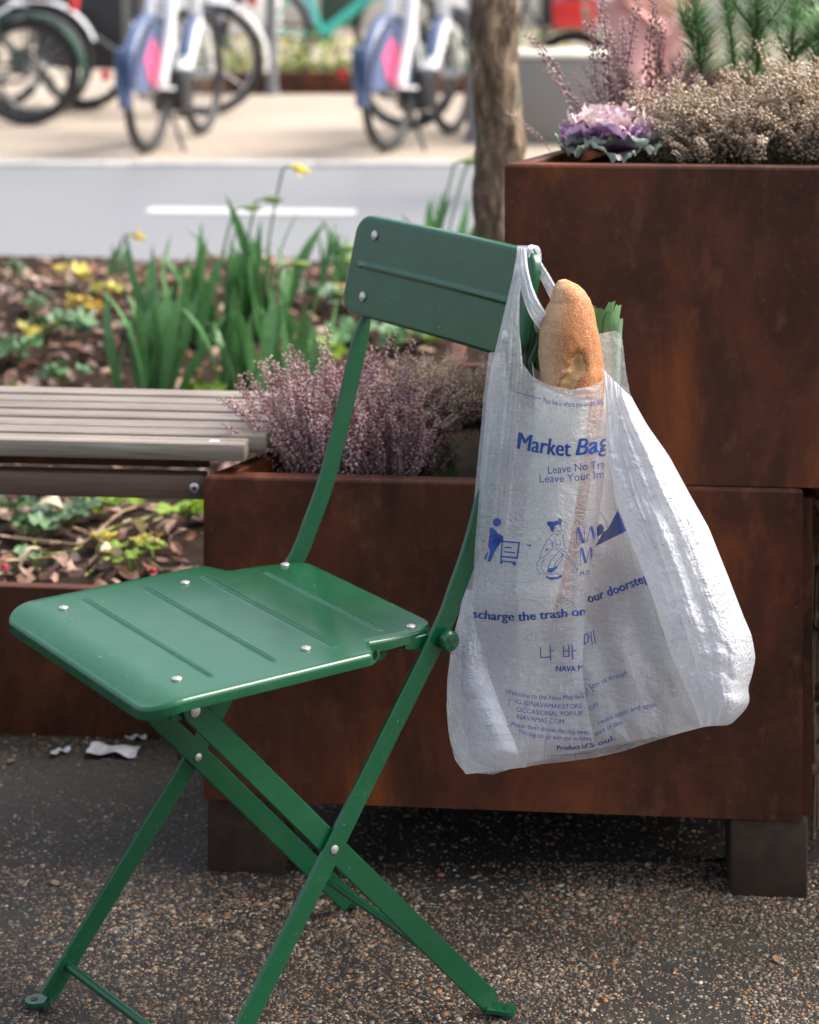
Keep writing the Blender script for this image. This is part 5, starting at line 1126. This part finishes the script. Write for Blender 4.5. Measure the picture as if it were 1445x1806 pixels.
# far bed with low corten edging and plants
far = thing('raised_bed', 'low raised bed of green and yellow plants behind the bicycles', 'raised bed', (0, 14.3, -.012))
m = MB(); m.bbox((-1.75, -.04, 0), (2.6, .04, .145), .006); m.build('edging', M['corten'], far); m = MB(); m.bbox((-1.7, .045, 0), (2.6, 1.2, .12), .01); m.build('soil', M['soil'], far)
random.seed(140)
for k, (x0, x1, cs, h_) in enumerate([(-1.6, -.2, [(.10, .20, .05), (.18, .26, .06), (.5, .42, .06)], .22), (.0, 1.0, [(.11, .22, .06), (.20, .30, .08)], .26), (1.0, 2.5, [(.16, .24, .05), (.40, .36, .06), (.10, .18, .05)], .26)]):
    m = MB()
    for i in range(900):
        p = Vector((random.uniform(x0, x1), random.uniform(.08, 1.1), .12 + h_ * random.random() ** 1.5)); d = Vector((random.uniform(-1, 1), random.uniform(-1, 1), random.uniform(-.2, 1))).normalized() * random.uniform(.03, .07); w = d.orthogonal().normalized() * .014; c0 = random.choice(cs); kk = random.uniform(.6, 1.2)
        m.add([p - w * .3, p + d * .5 - w, p + d, p + d * .5 + w], [(0, 1, 2, 3)], tuple(x * kk for x in c0))
    tag(m.build('foliage', M['leaf'], far, False), kind='stuff')
# building across the square (only its foot shows)
bl = thing('building', 'pale building front across the square at the top of the photo', 'building', (0, 22.5, -.012))
m = MB(); m.box((-14, 0, 0), (14, .6, 5.5)); m.build('wall', M['pale_wall'], bl, False)
m = MB(); m.bbox((-14, -.06, 0), (14, -.003, .35), .01); m.build('plinth', M['pale_stone'], bl)
for x0, x1, mm in ((-4.4, -3.1, 'dark_glass'), (-.95, -.55, 'racing_green'), (1.4, 2.3, 'dark_glass'), (3.6, 4.8, 'dark_glass'), (-2.2, -1.75, 'back_brick')):
    m = MB(); m.bbox((x0, -.11, 0), (x1, -.063, 2.2), .01); dr = m.build('door', M[mm], bl); m = MB(); m.bbox((x0 + .1, -.125, .9), (x1 - .1, -.112, 2.0), .004); m.build('pane', M['dark_glass'], dr)
# low pale seats and pots near the building
for lb, x, y, w, h_, mm, d_ in (('pale stone bench behind the left bicycles', 400, 66, 1.0, .42, 'pale_wall', .4), ('white box right of the middle hire bicycle', 785, 88, .34, .62, 'pale_wall', .3), ('white crate right of the red one', 1066, 52, .5, .42, 'white_enamel', .4)):
    g = G(x, y); m = MB(); m.bbox((-w / 2, 0, .03), (w / 2, d_, h_), .02); m.bbox((-w / 2 + .05, .04, 0), (w / 2 - .05, d_ - .04, .028), .004); tag(m.build('stone_seat' if 'bench' in lb else 'box', M[mm], loc=(g.x, g.y, -.012)), lb, 'bench' if 'bench' in lb else 'box')
# person walking past
pr = thing('person', 'person in pink trousers and dark coat walking past behind the tall planter', 'person', (1.03, 9.1, -.004), .25)
def skinned(name, pts, edges, mat, parent, sub=2):
    me = bpy.data.meshes.new(name); me.from_pydata([p[0] for p in pts], edges, []); o = link(name, me, parent); me.materials.append(mat)
    m = o.modifiers.new('skin', 'SKIN'); m.use_smooth_shade = True; o.modifiers.new('sub', 'SUBSURF').levels = sub; o.modifiers['sub'].render_levels = sub
    for i, p in enumerate(pts): me.skin_vertices[0].data[i].radius = (p[1], p[2] if len(p) > 2 else p[1]); me.skin_vertices[0].data[i].use_root = (i == 0)
    return o
hipz = .86
body = [((0, 0, hipz), .13, .10), ((0, 0, 1.05), .125, .10), ((0, 0, 1.28), .15, .11), ((0, 0, 1.40), .09, .07), ((0, .01, 1.47), .048), ((0, .01, 1.52), .05), ((0, .02, 1.60), .078, .09), ((0, .02, 1.69), .07, .08),
        ((.17, 0, 1.37), .055), ((.23, -.06, 1.10), .044), ((.22, .04, .88), .034), ((.215, .07, .80), .036, .02), ((-.17, 0, 1.37), .055), ((-.23, .05, 1.10), .044), ((-.22, .16, .90), .034), ((-.215, .20, .83), .036, .02),
        ((.09, 0, .80), .085), ((.10, .14, .46), .058), ((.09, -.02, .10), .042), ((.09, .10, .03), .035), ((-.09, 0, .80), .085), ((-.09, -.05, .46), .058), ((-.09, -.22, .14), .042), ((-.09, -.12, .03), .035)]
ed = [(0, 1), (1, 2), (2, 3), (3, 4), (4, 5), (5, 6), (6, 7), (3, 8), (8, 9), (9, 10), (10, 11), (3, 12), (12, 13), (13, 14), (14, 15), (0, 16), (16, 17), (17, 18), (18, 19), (0, 20), (20, 21), (21, 22), (22, 23)]
skinned('body', body, ed, M['skin'], pr)
tr = [((0, 0, hipz + .04), .165, .13), ((.085, .02, .78), .115, .12), ((.10, .13, .48), .092, .095), ((.09, .02, .14), .085, .09), ((-.085, -.01, .78), .115, .12), ((-.09, -.05, .48), .092, .095), ((-.09, -.20, .18), .085, .09)]
skinned('trousers', tr, [(0, 1), (1, 2), (2, 3), (0, 4), (4, 5), (5, 6)], M['pink_cloth'], pr)
ct = [((0, 0, .93), .19, .15), ((0, 0, 1.10), .165, .13), ((0, 0, 1.30), .18, .135), ((0, 0, 1.42), .10, .085), ((.19, 0, 1.37), .075), ((.25, -.06, 1.10), .06), ((.235, .04, .90), .05), ((-.19, 0, 1.37), .075), ((-.25, .05, 1.10), .06), ((-.235, .16, .92), .05)]
skinned('coat', ct, [(0, 1), (1, 2), (2, 3), (3, 4), (4, 5), (5, 6), (3, 7), (7, 8), (8, 9)], M['dark_coat'], pr)
hr = [((0, .045, 1.62), .088, .085), ((0, .03, 1.70), .082, .085), ((0, .07, 1.52), .07, .05)]
skinned('hair', hr, [(0, 1), (0, 2)], M['hair'], pr)
# hand fingers
for s, (hx, hy, hz) in ((1, (.215, .075, .765)), (-1, (-.215, .205, .795))):
    for k in range(5):
        m = MB(); dy = (k - 1.5) * .017 if k < 4 else -.045; L = [.055, .065, .062, .05, .045][k]
        m.tube([(hx, hy + dy, hz + .02), (hx - s * .006, hy + dy + .004, hz - L * .5), (hx - s * .016, hy + dy + .006, hz - L)], [.009, .008, .006], 6); m.build('finger', M['skin'], pr)
# shoes
for s, yy, zz in ((1, .02, 0), (-1, -.18, .02)):
    m = MB()
    def Fsh(u, v): a = 2 * math.pi * u; w = ip(v, [0, .1, .4, .75, 1], [.01, .04, .036, .046, .012]); h0 = ip(v, [0, .1, .4, .75, 1], [.03, .09, .075, .045, .012]); return (s * .09 + w * math.cos(a), yy - .08 + .27 * v, zz + max(0, h0 * .5 + h0 * .5 * math.sin(a)))
    m.grid(Fsh, 15, 12); m.build('shoe', M['black_metal'], pr, ang=180)

# ---- litter in front of the bed, dark climber right of the planter
def scrap(label, x, y, L, w, rz, seed):
    random.seed(seed); g = G(x, y); m = MB()
    m.grid(lambda u, v: ((u - .5) * L, (v - .5) * w * (1 + .25 * math.sin(u * 9)), .004 + .002 * math.sin(u * 11 + seed) + .0016 * math.sin(v * 7 + u * 5)), 16, 8)
    tag(m.build('paper_scrap', M['tissue'], loc=(g.x, g.y, .003), rot=(0, 0, rz), ang=180), label, 'litter', 'scraps of paper on the ground')
scrap('largest white paper scrap on the ground under the seat', 200, 1330, .073, .035, -.05, 1); scrap('small twisted white scrap beside the bed edge', 240, 1308, .030, .012, .5, 2); scrap('narrow white scrap left of the largest one', 107, 1332, .028, .010, .7, 3)
random.seed(150)
cl = thing('climber', 'dark withered climber in the gap right of the low planter', 'plant', P(1440, 1300, 2.85))
o0 = P(1440, 1300, 2.85)
for k in range(5):
    m = MB(); x = 1434 + 5 * k; m.tube([P(x + 3 * math.sin(i * 1.3 + k), 1480 - 105 * i, 2.80 + .03 * k) - o0 for i in range(6)], .0025, 6); m.build('stem', M['twig'], cl)
cm = [leaf_mesh((.10, .05, .025), .03, .02, .6, 0, 'leaf'), leaf_mesh((.05, .07, .03), .03, .02, .5, 0, 'leaf'), leaf_mesh((.18, .08, .03), .026, .016, .7, 0, 'leaf')]
for k in range(40): link('leaf', random.choice(cm), cl, P(random.uniform(1432, 1475), random.uniform(885, 1400), random.uniform(2.76, 2.9)) - o0, (random.uniform(0, 6), random.uniform(0, 6), random.uniform(0, 6)))
